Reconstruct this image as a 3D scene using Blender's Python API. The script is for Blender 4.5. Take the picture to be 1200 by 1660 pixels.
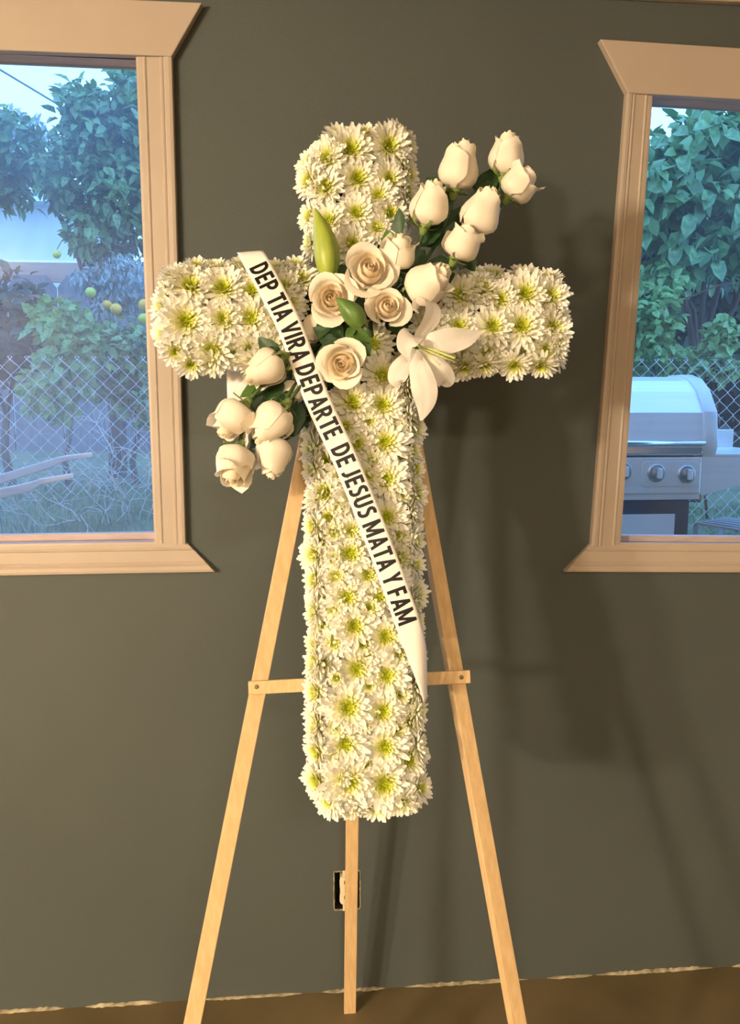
import bpy, bmesh, math, random
import numpy as np
from mathutils import Vector, Matrix

# ------------------------------------------------------------------ scene, camera, light
SC = bpy.context.scene
COL = SC.collection
for o in list(bpy.data.objects):
    bpy.data.objects.remove(o)
R = math.radians
F, PW, PH = 1250.0, 1200.0, 1660.0
YAW, PITCH = R(4.75), R(8.0)
CAM = Vector((0, -1.75, 1.46))
FWD = Vector((math.sin(YAW) * math.cos(PITCH), math.cos(YAW) * math.cos(PITCH), -math.sin(PITCH)))
RGT = Vector((math.cos(YAW), -math.sin(YAW), 0))
UPV = RGT.cross(FWD)

cd = bpy.data.cameras.new('camera')
cam = bpy.data.objects.new('camera', cd)
COL.objects.link(cam)
cd.sensor_fit = 'VERTICAL'
cd.sensor_height = 36.0
cd.lens = F / PH * 36.0
cd.clip_start = 0.02
cam.matrix_world = Matrix(((RGT.x, UPV.x, -FWD.x, CAM.x), (RGT.y, UPV.y, -FWD.y, CAM.y),
                           (RGT.z, UPV.z, -FWD.z, CAM.z), (0, 0, 0, 1)))
SC.camera = cam

SC.view_settings.view_transform = 'Standard'
SC.view_settings.look = 'None'
SC.view_settings.exposure = 0.0
SC.view_settings.gamma = 1.0
SC.view_settings.use_curve_mapping = False
SC.cycles.use_denoising = True
SC.cycles.max_bounces = 7
SC.cycles.transparent_max_bounces = 12

world = bpy.data.worlds.new('sky')
SC.world = world
world.use_nodes = True
wn, wl = world.node_tree.nodes, world.node_tree.links
wn.clear()
wo = wn.new('ShaderNodeOutputWorld'); wb = wn.new('ShaderNodeBackground')
wt = wn.new('ShaderNodeTexCoord'); ws = wn.new('ShaderNodeSeparateXYZ'); wr = wn.new('ShaderNodeValToRGB')
wl.new(wt.outputs['Generated'], ws.inputs[0]); wl.new(ws.outputs['Z'], wr.inputs[0])
wr.color_ramp.elements[0].position = 0.0
wr.color_ramp.elements[0].color = (0.235, 0.475, 0.86, 1)
wr.color_ramp.elements[1].position = 0.9
wr.color_ramp.elements[1].color = (0.16, 0.38, 0.83, 1)
wl.new(wr.outputs[0], wb.inputs[0]); wb.inputs[1].default_value = 4.9
wl.new(wb.outputs[0], wo.inputs[0])

def lamp(name, loc, power, col, rad):
    ld = bpy.data.lights.new(name, 'POINT')
    ld.energy = power; ld.color = col; ld.shadow_soft_size = rad
    lo = bpy.data.objects.new(name, ld); COL.objects.link(lo); lo.location = loc
    return lo
WARM = (1.0, 0.82, 0.59)
lamp('lamp_bulb', (-3.15, -3.30, 1.92), 375, WARM, 0.10)
lamp('lamp_bulb', (-2.72, -3.62, 1.92), 375, WARM, 0.10)
fill_d = bpy.data.lights.new('fill_light', 'AREA')  # weak unseen fill lamp added behind the camera to lift and soften shadows
fill_d.shape = 'DISK'; fill_d.size = 0.45; fill_d.energy = 75; fill_d.color = WARM
fill_o = bpy.data.objects.new('fill_light', fill_d); COL.objects.link(fill_o); fill_o.location = (0.3, -3.4, 2.36)

# ------------------------------------------------------------------ helpers
def ray(px, py):
    return FWD + RGT * ((px - PW / 2) / F) - UPV * ((py - PH / 2) / F)
def onY(px, py, Y):
    d = ray(px, py); return CAM + d * ((Y - CAM.y) / d.y)
def onplane(px, py, p, n):
    d = ray(px, py); return CAM + d * ((p - CAM).dot(n) / d.dot(n))
def proj(p):
    v = Vector(p) - CAM; z = v.dot(FWD)
    return PW / 2 + F * v.dot(RGT) / z, PH / 2 - F * v.dot(UPV) / z, z

MATS = {}
def mat(name, col, rough=0.6, col2=None, nscale=8.0, spec=0.3, bump=0.0, bscale=60.0, trans=0.0,
        metal=0.0, stretch=None, ramp=(0.35, 0.65), tcol=None, coord='Object'):
    m = bpy.data.materials.new(name); m.use_nodes = True
    nt = m.node_tree; N, L = nt.nodes, nt.links
    b = N['Principled BSDF']; out = N['Material Output']
    b.inputs['Base Color'].default_value = (*col, 1)
    b.inputs['Roughness'].default_value = rough
    b.inputs['Metallic'].default_value = metal
    b.inputs['Specular IOR Level'].default_value = spec
    tc = N.new('ShaderNodeTexCoord'); vec = tc.outputs[coord]
    if stretch:
        mp = N.new('ShaderNodeMapping'); mp.inputs['Scale'].default_value = stretch
        L.new(vec, mp.inputs[0]); vec = mp.outputs[0]
    if col2:
        nz = N.new('ShaderNodeTexNoise'); nz.inputs['Scale'].default_value = nscale
        nz.inputs['Detail'].default_value = 4
        L.new(vec, nz.inputs['Vector'])
        cr = N.new('ShaderNodeValToRGB')
        cr.color_ramp.elements[0].position = ramp[0]; cr.color_ramp.elements[0].color = (*col, 1)
        cr.color_ramp.elements[1].position = ramp[1]; cr.color_ramp.elements[1].color = (*col2, 1)
        L.new(nz.outputs['Fac'], cr.inputs[0]); L.new(cr.outputs[0], b.inputs['Base Color'])
        csock = cr.outputs[0]
    else:
        csock = None
    if bump:
        bz = N.new('ShaderNodeTexNoise'); bz.inputs['Scale'].default_value = bscale
        bz.inputs['Detail'].default_value = 3
        L.new(vec, bz.inputs['Vector'])
        bp = N.new('ShaderNodeBump'); bp.inputs['Strength'].default_value = bump
        bp.inputs['Distance'].default_value = 0.002
        L.new(bz.outputs['Fac'], bp.inputs['Height']); L.new(bp.outputs[0], b.inputs['Normal'])
    if trans:
        t = N.new('ShaderNodeBsdfTranslucent'); mx = N.new('ShaderNodeMixShader')
        t.inputs[0].default_value = (*(tcol or col), 1)
        if csock and not tcol: L.new(csock, t.inputs[0])
        mx.inputs[0].default_value = trans
        L.new(b.outputs[0], mx.inputs[1]); L.new(t.outputs[0], mx.inputs[2]); L.new(mx.outputs[0], out.inputs[0])
    MATS[name] = m
    return m

def radial_mat(name, stops, trans=0.25, rough=0.55, axis='XY'):
    """colour by distance from a flower's own axis (pigment of the petal from base to tip)"""
    m = bpy.data.materials.new(name); m.use_nodes = True
    nt = m.node_tree; N, L = nt.nodes, nt.links
    b = N['Principled BSDF']; out = N['Material Output']
    b.inputs['Roughness'].default_value = rough; b.inputs['Specular IOR Level'].default_value = 0.25
    at = N.new('ShaderNodeAttribute'); at.attribute_name = 'reach'
    cr = N.new('ShaderNodeValToRGB')
    e = cr.color_ramp.elements
    e[0].position, e[0].color = stops[0][0], (*stops[0][1], 1)
    e[1].position, e[1].color = stops[-1][0], (*stops[-1][1], 1)
    for p, c in stops[1:-1]:
        q = e.new(p); q.color = (*c, 1)
    L.new(at.outputs['Fac'], cr.inputs[0]); L.new(cr.outputs[0], b.inputs['Base Color'])
    t = N.new('ShaderNodeBsdfTranslucent'); L.new(cr.outputs[0], t.inputs[0])
    mx = N.new('ShaderNodeMixShader'); mx.inputs[0].default_value = trans
    L.new(b.outputs[0], mx.inputs[1]); L.new(t.outputs[0], mx.inputs[2]); L.new(mx.outputs[0], out.inputs[0])
    MATS[name] = m
    return m

mat('wall_paint', (0.069, 0.079, 0.073), 0.62, (0.076, 0.087, 0.080), 1.6, 0.35, 0.35, 260)
mat('room_paint', (0.42, 0.36, 0.27), 0.8)
mat('ceiling_paint', (0.55, 0.48, 0.38), 0.8)
mat('floor_concrete', (0.105, 0.078, 0.036), 0.55, (0.15, 0.112, 0.055), 3.0, 0.4, 0.3, 40)
mat('trim_paint', (0.415, 0.338, 0.272), 0.45, (0.44, 0.36, 0.288), 5, 0.4, 0.08, 90)
mat('jamb_wood', (0.42, 0.33, 0.31), 0.6, (0.50, 0.40, 0.38), 14, 0.3, 0.15, 60, stretch=(1, 6, 6))
mat('plaster_edge', (0.46, 0.40, 0.27), 0.9, (0.20, 0.17, 0.11), 30, 0.1, 0.6, 80)
mat('easel_wood', (0.56, 0.375, 0.185), 0.6, (0.65, 0.45, 0.235), 10, 0.3, 0.15, 70, stretch=(14, 14, 1.2))
mat('bolt_metal', (0.20, 0.15, 0.09), 0.45, metal=0.8)
mat('foam', (0.035, 0.06, 0.025), 0.95, (0.02, 0.035, 0.015), 60, 0.1, 0.5, 200)
radial_mat('mum_petal', [(0.10, (0.36, 0.46, 0.015)), (0.27, (0.62, 0.65, 0.08)), (0.42, (0.88, 0.86, 0.56)), (0.62, (0.93, 0.91, 0.81))], 0.22)
mat('mum_center', (0.33, 0.39, 0.012), 0.6, (0.54, 0.52, 0.02), 30, 0.2)
mat('rose_petal', (0.92, 0.835, 0.69), 0.5, (0.93, 0.855, 0.73), 6, 0.25, trans=0.22)
mat('rose_heart', (0.96, 0.82, 0.60), 0.5, (0.96, 0.85, 0.67), 6, 0.25, trans=0.25)
mat('rose_green', (0.13, 0.20, 0.045), 0.5, (0.24, 0.30, 0.09), 25, 0.3)
mat('stem_green', (0.045, 0.085, 0.025), 0.5, (0.07, 0.12, 0.035), 12, 0.35)
mat('rose_leaf', (0.022, 0.055, 0.020), 0.35, (0.035, 0.085, 0.028), 18, 0.45, 0.25, 40, trans=0.1)
mat('fresh_leaf', (0.10, 0.20, 0.035), 0.35, (0.07, 0.15, 0.03), 18, 0.45, 0.2, 40, trans=0.15)
mat('lily_petal', (0.90, 0.84, 0.78), 0.45, (0.93, 0.88, 0.82), 8, 0.3, trans=0.25)
mat('lily_stamen', (0.55, 0.62, 0.22), 0.5)
mat('bud_green', (0.36, 0.42, 0.055), 0.4, (0.24, 0.33, 0.045), 9, 0.4, stretch=(6, 6, 1))
mat('bud_dark', (0.085, 0.17, 0.035), 0.4, (0.13, 0.22, 0.045), 9, 0.4, stretch=(6, 6, 1))
mat('satin', (0.86, 0.80, 0.74), 0.38, (0.88, 0.83, 0.78), 5, 0.5)
mat('ink', (0.010, 0.007, 0.007), 0.45)
mat('outlet_ivory', (0.82, 0.70, 0.50), 0.4)
mat('outlet_slot', (0.20, 0.10, 0.03), 0.6)
mat('box_black', (0.012, 0.010, 0.008), 0.8)
mat('galvanised', (0.44, 0.47, 0.52), 0.4, metal=0.55, spec=0.5)
mat('zinc_wire', (0.78, 0.80, 0.84), 0.45, metal=0.3, spec=0.5)
mat('grass_blade', (0.10, 0.21, 0.085), 0.6, (0.20, 0.30, 0.15), 5, 0.2, trans=0.2)
mat('soil', (0.12, 0.14, 0.08), 0.95, (0.20, 0.22, 0.13), 6, 0.1, 0.6, 30)
mat('citrus_leaf', (0.075, 0.165, 0.060), 0.30, (0.26, 0.40, 0.15), 5.5, 0.5, trans=0.2, ramp=(0.38, 0.62), coord='Object')
mat('broad_leaf', (0.095, 0.215, 0.085), 0.32, (0.25, 0.43, 0.17), 4.0, 0.5, trans=0.2, ramp=(0.36, 0.66))
mat('shrub_leaf', (0.14, 0.28, 0.085), 0.36, (0.32, 0.49, 0.18), 6.0, 0.4, trans=0.25, ramp=(0.36, 0.64))
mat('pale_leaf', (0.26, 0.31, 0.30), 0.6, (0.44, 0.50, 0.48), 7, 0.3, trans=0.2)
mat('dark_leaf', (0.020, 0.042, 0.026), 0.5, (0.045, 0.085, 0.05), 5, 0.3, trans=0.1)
mat('bark', (0.085, 0.065, 0.05), 0.9, (0.15, 0.115, 0.09), 12, 0.1, 0.7, 25, stretch=(3, 3, 0.6))
mat('twig', (0.50, 0.46, 0.44), 0.8, (0.62, 0.58, 0.55), 20, 0.1)
mat('lemon', (0.72, 0.66, 0.10), 0.4, (0.58, 0.60, 0.10), 6, 0.4, 0.2, 120)
mat('orange', (0.95, 0.45, 0.05), 0.4, (0.95, 0.52, 0.08), 6, 0.4, 0.2, 120)
mat('fence_board', (0.16, 0.15, 0.17), 0.85, (0.22, 0.20, 0.21), 5, 0.1, 0.4, 30, stretch=(8, 8, 1))
mat('fence_rail', (0.36, 0.23, 0.20), 0.8, (0.42, 0.28, 0.24), 6, 0.1, stretch=(1, 8, 8))
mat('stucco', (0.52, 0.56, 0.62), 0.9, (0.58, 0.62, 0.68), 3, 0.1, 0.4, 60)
mat('fascia_white', (0.78, 0.78, 0.78), 0.6)
mat('handle_wood', (0.62, 0.52, 0.50), 0.7, (0.70, 0.60, 0.57), 8, 0.2, stretch=(1, 8, 8))
mat('barrow_tray', (0.16, 0.20, 0.18), 0.5, (0.20, 0.16, 0.13), 5, 0.3)
mat('rubber', (0.02, 0.02, 0.02), 0.8)
mat('stainless', (0.76, 0.76, 0.77), 0.34, (0.80, 0.80, 0.80), 3, 0.5, metal=0.3, stretch=(0.4, 20, 20))
mat('stainless_bright', (0.72, 0.73, 0.75), 0.22, metal=0.9)
mat('grill_grey', (0.66, 0.66, 0.66), 0.45, (0.60, 0.60, 0.60), 6, 0.4, metal=0.2)
mat('grill_black', (0.018, 0.019, 0.022), 0.5, (0.03, 0.03, 0.032), 14, 0.4)
mat('knob_grey', (0.22, 0.21, 0.21), 0.35, metal=0.6)
mat('paper_white', (0.62, 0.62, 0.64), 0.7, (0.68, 0.68, 0.70), 4, 0.2)
mat('dead_leaf', (0.55, 0.26, 0.12), 0.8)
mat('cable_black', (0.10, 0.14, 0.15), 0.6)

# thin window pane with a film of dust
def glass_mat(name, dust):
    m = bpy.data.materials.new(name); m.use_nodes = True
    N, L = m.node_tree.nodes, m.node_tree.links
    N.clear()
    out = N.new('ShaderNodeOutputMaterial')
    tr = N.new('ShaderNodeBsdfTransparent'); tr.inputs[0].default_value = (0.93, 0.96, 0.97, 1)
    gl = N.new('ShaderNodeBsdfGlossy'); gl.inputs['Roughness'].default_value = 0.02
    df = N.new('ShaderNodeBsdfTranslucent'); df.inputs[0].default_value = (0.75, 0.82, 0.95, 1)
    m1 = N.new('ShaderNodeMixShader'); m1.inputs[0].default_value = 0.035
    m2 = N.new('ShaderNodeMixShader')
    tc = N.new('ShaderNodeTexCoord'); nz = N.new('ShaderNodeTexNoise'); nz.inputs['Scale'].default_value = 3.0
    nz.inputs['Detail'].default_value = 5
    mr = N.new('ShaderNodeMapRange'); mr.inputs[1].default_value = 0.3; mr.inputs[2].default_value = 0.75
    mr.inputs[3].default_value = dust * 0.5; mr.inputs[4].default_value = dust * 1.5
    L.new(tc.outputs['Object'], nz.inputs['Vector']); L.new(nz.outputs['Fac'], mr.inputs[0])
    L.new(tr.outputs[0], m1.inputs[1]); L.new(gl.outputs[0], m1.inputs[2])
    L.new(mr.outputs[0], m2.inputs[0]); L.new(m1.outputs[0], m2.inputs[1]); L.new(df.outputs[0], m2.inputs[2])
    L.new(m2.outputs[0], out.inputs[0])
    MATS[name] = m
glass_mat('dusty_glass', 0.075)
glass_mat('clean_glass', 0.025)

WM = {}
def link(o, parent=None, world_m=None):
    COL.objects.link(o)
    world_m = world_m or Matrix.Identity(4)
    if parent is not None:
        o.parent = parent
        o.matrix_basis = WM[parent.name].inverted() @ world_m
    else:
        o.matrix_basis = world_m
    WM[o.name] = world_m.copy()
    return o
def mesh(name, V, Fc, m, smooth=False, reach=None):
    me = bpy.data.meshes.new(name)
    me.from_pydata([tuple(v) for v in V], [], [tuple(f) for f in Fc])
    me.materials.append(MATS[m])
    if smooth:
        me.polygons.foreach_set('use_smooth', [True] * len(me.polygons))
    if reach is not None:
        a = me.attributes.new('reach', 'FLOAT', 'POINT'); a.data.foreach_set('value', reach)
    me.update()
    return me
def obj(name, V, Fc, m, parent=None, smooth=False, wm=None, kind=None):
    """V in world coordinates unless wm is given"""
    if wm is None and parent is not None:
        wm = WM[parent.name]
        inv = wm.inverted()
        V = [inv @ Vector(v) for v in V]
    o = bpy.data.objects.new(name, mesh(name, V, Fc, m, smooth))
    link(o, parent, wm)
    if kind: o['kind'] = kind
    return o
def inst(name, me, parent, wm):
    o = bpy.data.objects.new(name, me)
    return link(o, parent, wm)
def thing(name, label, cat, loc=(0, 0, 0), group=None, wm=None):
    o = bpy.data.objects.new(name, None)
    o.empty_display_size = 0.05
    link(o, None, wm or Matrix.Translation(Vector(loc)))
    return tag(o, label, cat, group)
def tag(o, label=None, cat=None, group=None, kind=None):
    if label: o['label'] = label
    if cat: o['category'] = cat
    if group: o['group'] = group
    if kind: o['kind'] = kind
    return o

class MB:
    def __init__(s): s.V, s.F = [], []
    def add(s, V, Fc):
        n = len(s.V); s.V += [Vector(v) for v in V]; s.F += [tuple(i + n for i in f) for f in Fc]; return s
    def hexa(s, P):  # 8 corners: bottom 4 ccw, top 4 ccw
        return s.add(P, [(3, 2, 1, 0), (4, 5, 6, 7), (0, 1, 5, 4), (1, 2, 6, 5), (2, 3, 7, 6), (3, 0, 4, 7)])
    def box(s, a, b):
        (x0, y0, z0), (x1, y1, z1) = a, b
        return s.hexa([(x0, y0, z0), (x1, y0, z0), (x1, y1, z0), (x0, y1, z0), (x0, y0, z1), (x1, y0, z1), (x1, y1, z1), (x0, y1, z1)])
    def bar(s, A, B, side, w, h):  # rectangular stick between A and B
        A, B = Vector(A), Vector(B); d = (B - A).normalized()
        n = d.cross(Vector(side)).normalized(); sd = n.cross(d).normalized()
        P = []
        for c in (A, B):
            for i, j in ((-1, -1), (1, -1), (1, 1), (-1, 1)):
                P.append(c + sd * (i * w / 2) + n * (j * h / 2))
        return s.hexa(P)
    def tube(s, pts, rad, n=6, cap=True):
        pts = [Vector(p) for p in pts]
        rad = rad if isinstance(rad, (list, tuple)) else [rad] * len(pts)
        V, Fc = [], []
        ref = Vector((0.31, 0.2, 0.93))
        for i, p in enumerate(pts):
            t = (pts[min(i + 1, len(pts) - 1)] - pts[max(i - 1, 0)])
            t = t.normalized() if t.length > 1e-9 else Vector((0, 0, 1))
            a = t.cross(ref)
            if a.length < 0.05: a = t.cross(Vector((1, 0, 0)))
            a.normalize(); b = t.cross(a)
            for k in range(n):
                an = 2 * math.pi * k / n
                V.append(p + a * (rad[i] * math.cos(an)) + b * (rad[i] * math.sin(an)))
        for i in range(len(pts) - 1):
            for k in range(n):
                Fc.append((i * n + k, i * n + (k + 1) % n, (i + 1) * n + (k + 1) % n, (i + 1) * n + k))
        if cap:
            Fc.append(tuple(range(n - 1, -1, -1))); Fc.append(tuple((len(pts) - 1) * n + k for k in range(n)))
        return s.add(V, Fc)
    def prism(s, poly, d):  # polygon of 3D points extruded by vector d
        n = len(poly); d = Vector(d)
        V = [Vector(p) for p in poly] + [Vector(p) + d for p in poly]
        Fc = [tuple(range(n - 1, -1, -1)), tuple(range(n, 2 * n))]
        for i in range(n):
            j = (i + 1) % n; Fc.append((i, j, n + j, n + i))
        return s.add(V, Fc)
    def grid(s, rows, closed=False):
        m = len(rows[0]); V = [p for r in rows for p in r]; Fc = []
        for i in range(len(rows) - 1):
            for k in range(m if closed else m - 1):
                k2 = (k + 1) % m
                Fc.append((i * m + k, i * m + k2, (i + 1) * m + k2, (i + 1) * m + k))
        return s.add(V, Fc)
    def lathe(s, c, ax, prof, n=16):
        ax = Vector(ax).normalized(); a = ax.cross(Vector((0.3, 0.9, 0.2))).normalized(); b = ax.cross(a)
        rows = [[Vector(c) + ax * h + (a * math.cos(2 * math.pi * k / n) + b * math.sin(2 * math.pi * k / n)) * r for k in range(n)] for r, h in prof]
        return s.grid(rows, True)
    def build(s, name, m, parent=None, smooth=False, kind=None):
        return obj(name, s.V, s.F, m, parent, smooth, kind=kind)

def fixnormals(o):
    bm = bmesh.new(); bm.from_mesh(o.data); bmesh.ops.recalc_face_normals(bm, faces=bm.faces); bm.to_mesh(o.data); bm.free()
    return o
def bevel(o, w, seg=2):
    fixnormals(o)
    md = o.modifiers.new('bevel', 'BEVEL'); md.width = w; md.segments = seg; md.limit_method = 'ANGLE'
    return o

# ------------------------------------------------------------------ the room
WP = lambda px, py, y=0.0: onY(px, py, y)
def xz(px, py):
    p = onY(px, py, 0); return (p.x, p.z)
# window openings (x,z corners: bottom-left, bottom-right, top-right, top-left)
a_br, a_tr = xz(252, 878), xz(222, 97)
b_bl, b_tl = xz(1003, 882), xz(1055, 158)
OPW = 0.92
winA = [(a_br[0] - OPW, a_br[1] - 0.002), a_br, a_tr, (a_tr[0] - OPW, a_tr[1] + 0.006)]
sk = 0.022
winB = [b_bl, (b_bl[0] + OPW, b_bl[1] - sk * OPW), (b_tl[0] + OPW, b_tl[1] - sk * OPW), b_tl]
oc = [xz(543, 1474), xz(583, 1474), xz(582, 1412), xz(543, 1412)]
out_hole = [(oc[0][0], oc[0][1]), (oc[1][0], oc[0][1]), (oc[1][0], oc[2][1]), (oc[0][0], oc[2][1])]
X0, X1, Z1, WT = -4.3, 3.3, 2.42, 0.052

def wall_with_holes():
    mb = MB()
    def rect(P):
        mb.add([(x, 0.0, z) for x, z in P], [(0, 1, 2, 3)])
        mb.add([(x, WT, z) for x, z in P], [(3, 2, 1, 0)])
    def band(xa, xb):   # full-height strip
        rect([(xa[0], 0), (xb[0], 0), (xb[1], Z1), (xa[1], Z1)])
    A, B, H = winA, winB, out_hole
    strip = lambda l, r: (l, r)
    # left of A
    rect([(X0, 0), (A[0][0], 0), A[0], A[3]] and [(X0, 0), (A[0][0], 0), A[0], (X0, A[0][1])])
    rect([(X0, A[0][1]), A[0], A[3], (X0, A[3][1])])
    rect([(X0, A[3][1]), A[3], (A[3][0], Z1), (X0, Z1)])
    rect([(A[0][0], 0), (A[1][0], 0), A[1], A[0]])
    rect([A[3], A[2], (A[2][0], Z1), (A[3][0], Z1)])
    # between A and outlet column
    rect([(A[1][0], 0), (H[0][0], 0), (H[0][0], H[0][1]), (A[1][0], H[0][1])])
    rect([(A[1][0], H[0][1]), H[0], H[3], (A[1][0], H[3][1])])
    rect([(A[1][0], H[3][1]), H[3], (H[3][0], A[1][1]), A[1]])
    rect([A[1], (H[0][0], A[1][1]), (H[0][0], A[2][1]), A[2]])
    rect([A[2], (H[0][0], A[2][1]), (H[0][0], Z1), (A[2][0], Z1)])
    # outlet column
    rect([(H[0][0], 0), (H[1][0], 0), H[1], H[0]])
    rect([H[3], H[2], (H[2][0], Z1), (H[3][0], Z1)])
    # between outlet column and B
    hx = H[1][0]
    rect([(hx, 0), (B[0][0], 0), (B[0][0], H[1][1]), H[1]])
    rect([H[1], (B[0][0], H[1][1]), (B[0][0], H[2][1]), H[2]])
    rect([H[2], (B[0][0], H[2][1]), B[0], (hx, B[0][1])])
    rect([(hx, B[0][1]), B[0], B[3], (hx, B[3][1])])
    rect([(hx, B[3][1]), B[3], (B[3][0], Z1), (hx, Z1)])
    rect([(B[0][0], 0), (B[1][0], 0), B[1], B[0]])
    rect([B[3], B[2], (B[2][0], Z1), (B[3][0], Z1)])
    rect([(B[1][0], 0), (X1, 0), (X1, B[1][1]), B[1]])
    rect([B[1], (X1, B[1][1]), (X1, B[2][1]), B[2]])
    rect([B[2], (X1, B[2][1]), (X1, Z1), (B[2][0], Z1)])
    for h in (H,):
        for i in range(4):
            p, q = h[i], h[(i + 1) % 4]
            mb.add([(p[0], 0, p[1]), (q[0], 0, q[1]), (q[0], WT, q[1]), (p[0], WT, p[1])], [(0, 1, 2, 3)])
    return mb.build('wall_back', 'wall_paint')
tag(wall_with_holes(), 'dark grey-green painted wall behind the easel', kind='structure')
tag(MB().box((X0, -5.3, -0.12), (X1, WT, 0)).build('floor', 'floor_concrete'), 'olive brown smooth concrete floor', kind='structure')
tag(MB().box((X0, -5.3, Z1), (X1, WT, Z1 + 0.1)).build('ceiling', 'ceiling_paint'), 'pale ceiling of the room', kind='structure')
tag(MB().box((X0 - 0.1, -5.3, 0), (X0, WT, Z1)).build('wall_left', 'room_paint'), 'beige side wall left of the easel', kind='structure')
tag(MB().box((X1, -5.3, 0), (X1 + 0.1, WT, Z1)).build('wall_right', 'room_paint'), 'beige side wall right of the easel', kind='structure')
tag(MB().box((X0, -5.4, 0), (X1, -5.3, Z1)).build('wall_front', 'room_paint'), 'beige wall behind the viewer', kind='structure')
zc = onY(1145, 5, -0.018).z + 0.006
tag(bevel(MB().box((X0, -0.018, zc), (X1, 0.0, Z1)).build('trim_1', 'trim_paint'), 0.003), 'tan painted crown board along the top of the wall', kind='structure')

# ragged unpainted plaster edge at the foot of the wall
def ragged_edge():
    rnd = random.Random(4); mb = MB()
    x = -1.3
    while x < 1.9:
        L = rnd.uniform(0.10, 0.34)
        n = max(3, int(L / 0.008)); rows = []
        hmax = rnd.uniform(0.002, 0.006)
        for i in range(n + 1):
            t = i / n; e = min(1, 6 * t, 6 * (1 - t))
            h = hmax * e * rnd.uniform(0.55, 1.25) + 0.0006; d = 0.002 + 0.005 * e * rnd.uniform(0.5, 1.2)
            xx = x + L * t
            rows.append([Vector((xx, -d, 0.0005)), Vector((xx, -d * 0.75, h * 0.7)), Vector((xx, -0.0015, h * 1.1)), Vector((xx, 0.0, h * 1.15))])
        mb.grid(rows)
        x += L + rnd.choice([0.01, 0.05, 0.10, 0.16])
    return fixnormals(mb.build('trim_2', 'plaster_edge'))
tag(ragged_edge(), 'broken crust of pale plaster along the foot of the wall', kind='structure')

# --- window casings
def lerp2(p, q, t): return (p[0] + (q[0] - p[0]) * t, p[1] + (q[1] - p[1]) * t)
PROFILE = [(0.0, 0.0), (0.0, 0.0105), (0.07, 0.0115), (0.19, 0.0120), (0.22, 0.0138), (0.25, 0.0138), (0.29, 0.0118), (0.45, 0.0125), (0.64, 0.0132), (0.68, 0.0158), (0.72, 0.0158), (0.76, 0.0146), (0.80, 0.0172), (0.90, 0.0180), (0.98, 0.0170), (1.0, 0.0150), (1.0, 0.0)]
def casing(in0, out0, in1, out1, parent, name='casing'):
    rows = []
    for a, b in ((in0, out0), (in1, out1)):
        rows.append([Vector((*lerp2(a, b, t)[:1], -h, lerp2(a, b, t)[1])) for t, h in PROFILE])
    mb = MB().grid(rows)
    n = len(PROFILE)
    mb.F.append(tuple(range(n - 1, -1, -1))); mb.F.append(tuple(range(n, 2 * n)))
    return fixnormals(mb.build(name, 'trim_paint', parent))
def board(P, t, parent, name='header'):
    return bevel(MB().prism([(x, 0.0, z) for x, z in P], (0, -t, 0)).build(name, 'trim_paint', parent), 0.002)
def window(name, label, op, glass, hdr, sides, bottom):
    w = bpy.data.objects.new(name, None); w.empty_display_size = 0.05
    link(w, None, Matrix.Translation((op[0][0], 0, op[0][1]))); tag(w, label, kind='structure')
    board(hdr, 0.020, w, 'header_board')
    for s in sides: casing(*s, w, 'side_casing')
    casing(*bottom, w, 'bottom_casing')
    # jamb lining round the opening
    c = (sum(p[0] for p in op) / 4, sum(p[1] for p in op) / 4)
    def inset(d):
        r = []
        for p in op: r.append((p[0] + (d if p[0] < c[0] else -d), p[1] + (d if p[1] < c[1] else -d)))
        return r
    o2 = inset(-0.012)
    nm = ['sill', 'jamb', 'head_jamb', 'jamb']
    for i in range(4):
        p, q, p2, q2 = op[i], op[(i + 1) % 4], o2[i], o2[(i + 1) % 4]
        mb = MB().hexa([(p2[0], 0.0, p2[1]), (q2[0], 0.0, q2[1]), (q2[0], WT, q2[1]), (p2[0], WT, p2[1]),
                        (p[0], 0.0, p[1]), (q[0], 0.0, q[1]), (q[0], WT, q[1]), (p[0], WT, p[1])])
        fixnormals(mb.build(nm[i], 'jamb_wood', w))
    # sash rails
    i1 = inset(0.012); 
    rail = [op[0], op[1], (op[1][0], op[1][1] + 0.016), (op[0][0], op[0][1] + 0.016)]
    bevel(MB().prism([(x, 0.030, z) for x, z in rail], (0, 0.020, 0)).build('bottom_rail', 'jamb_wood', w), 0.002)
    gp = inset(0.0)
    MB().prism([(x, 0.038, z) for x, z in gp], (0, 0.004, 0)).build('glass_pane', glass, w)
    return w
# window 1: measured right side, mirrored left side beyond the frame
m2 = winA[0][0] + winA[1][0]
mir = lambda p: (m2 - p[0], p[1])
h_tr, h_br = xz(330, 12), xz(281, 98)
hdrA = [mir(h_br), h_br, h_tr, mir(h_tr)]
hdrA = [(hdrA[0][0], hdrA[0][1]), hdrA[1], hdrA[2], (hdrA[3][0], hdrA[3][1])]
sideA = (xz(222, 95), xz(281, 94), xz(252, 879), xz(303, 880))
botA_in, botA_out = xz(302, 876.5), xz(350, 925)
window('window_1', 'left window with tan casing looking onto the citrus tree', winA, 'dusty_glass', hdrA,
       [sideA, tuple(mir(p) for p in sideA)], (mir(botA_in), mir(botA_out), botA_in, botA_out))
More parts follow.
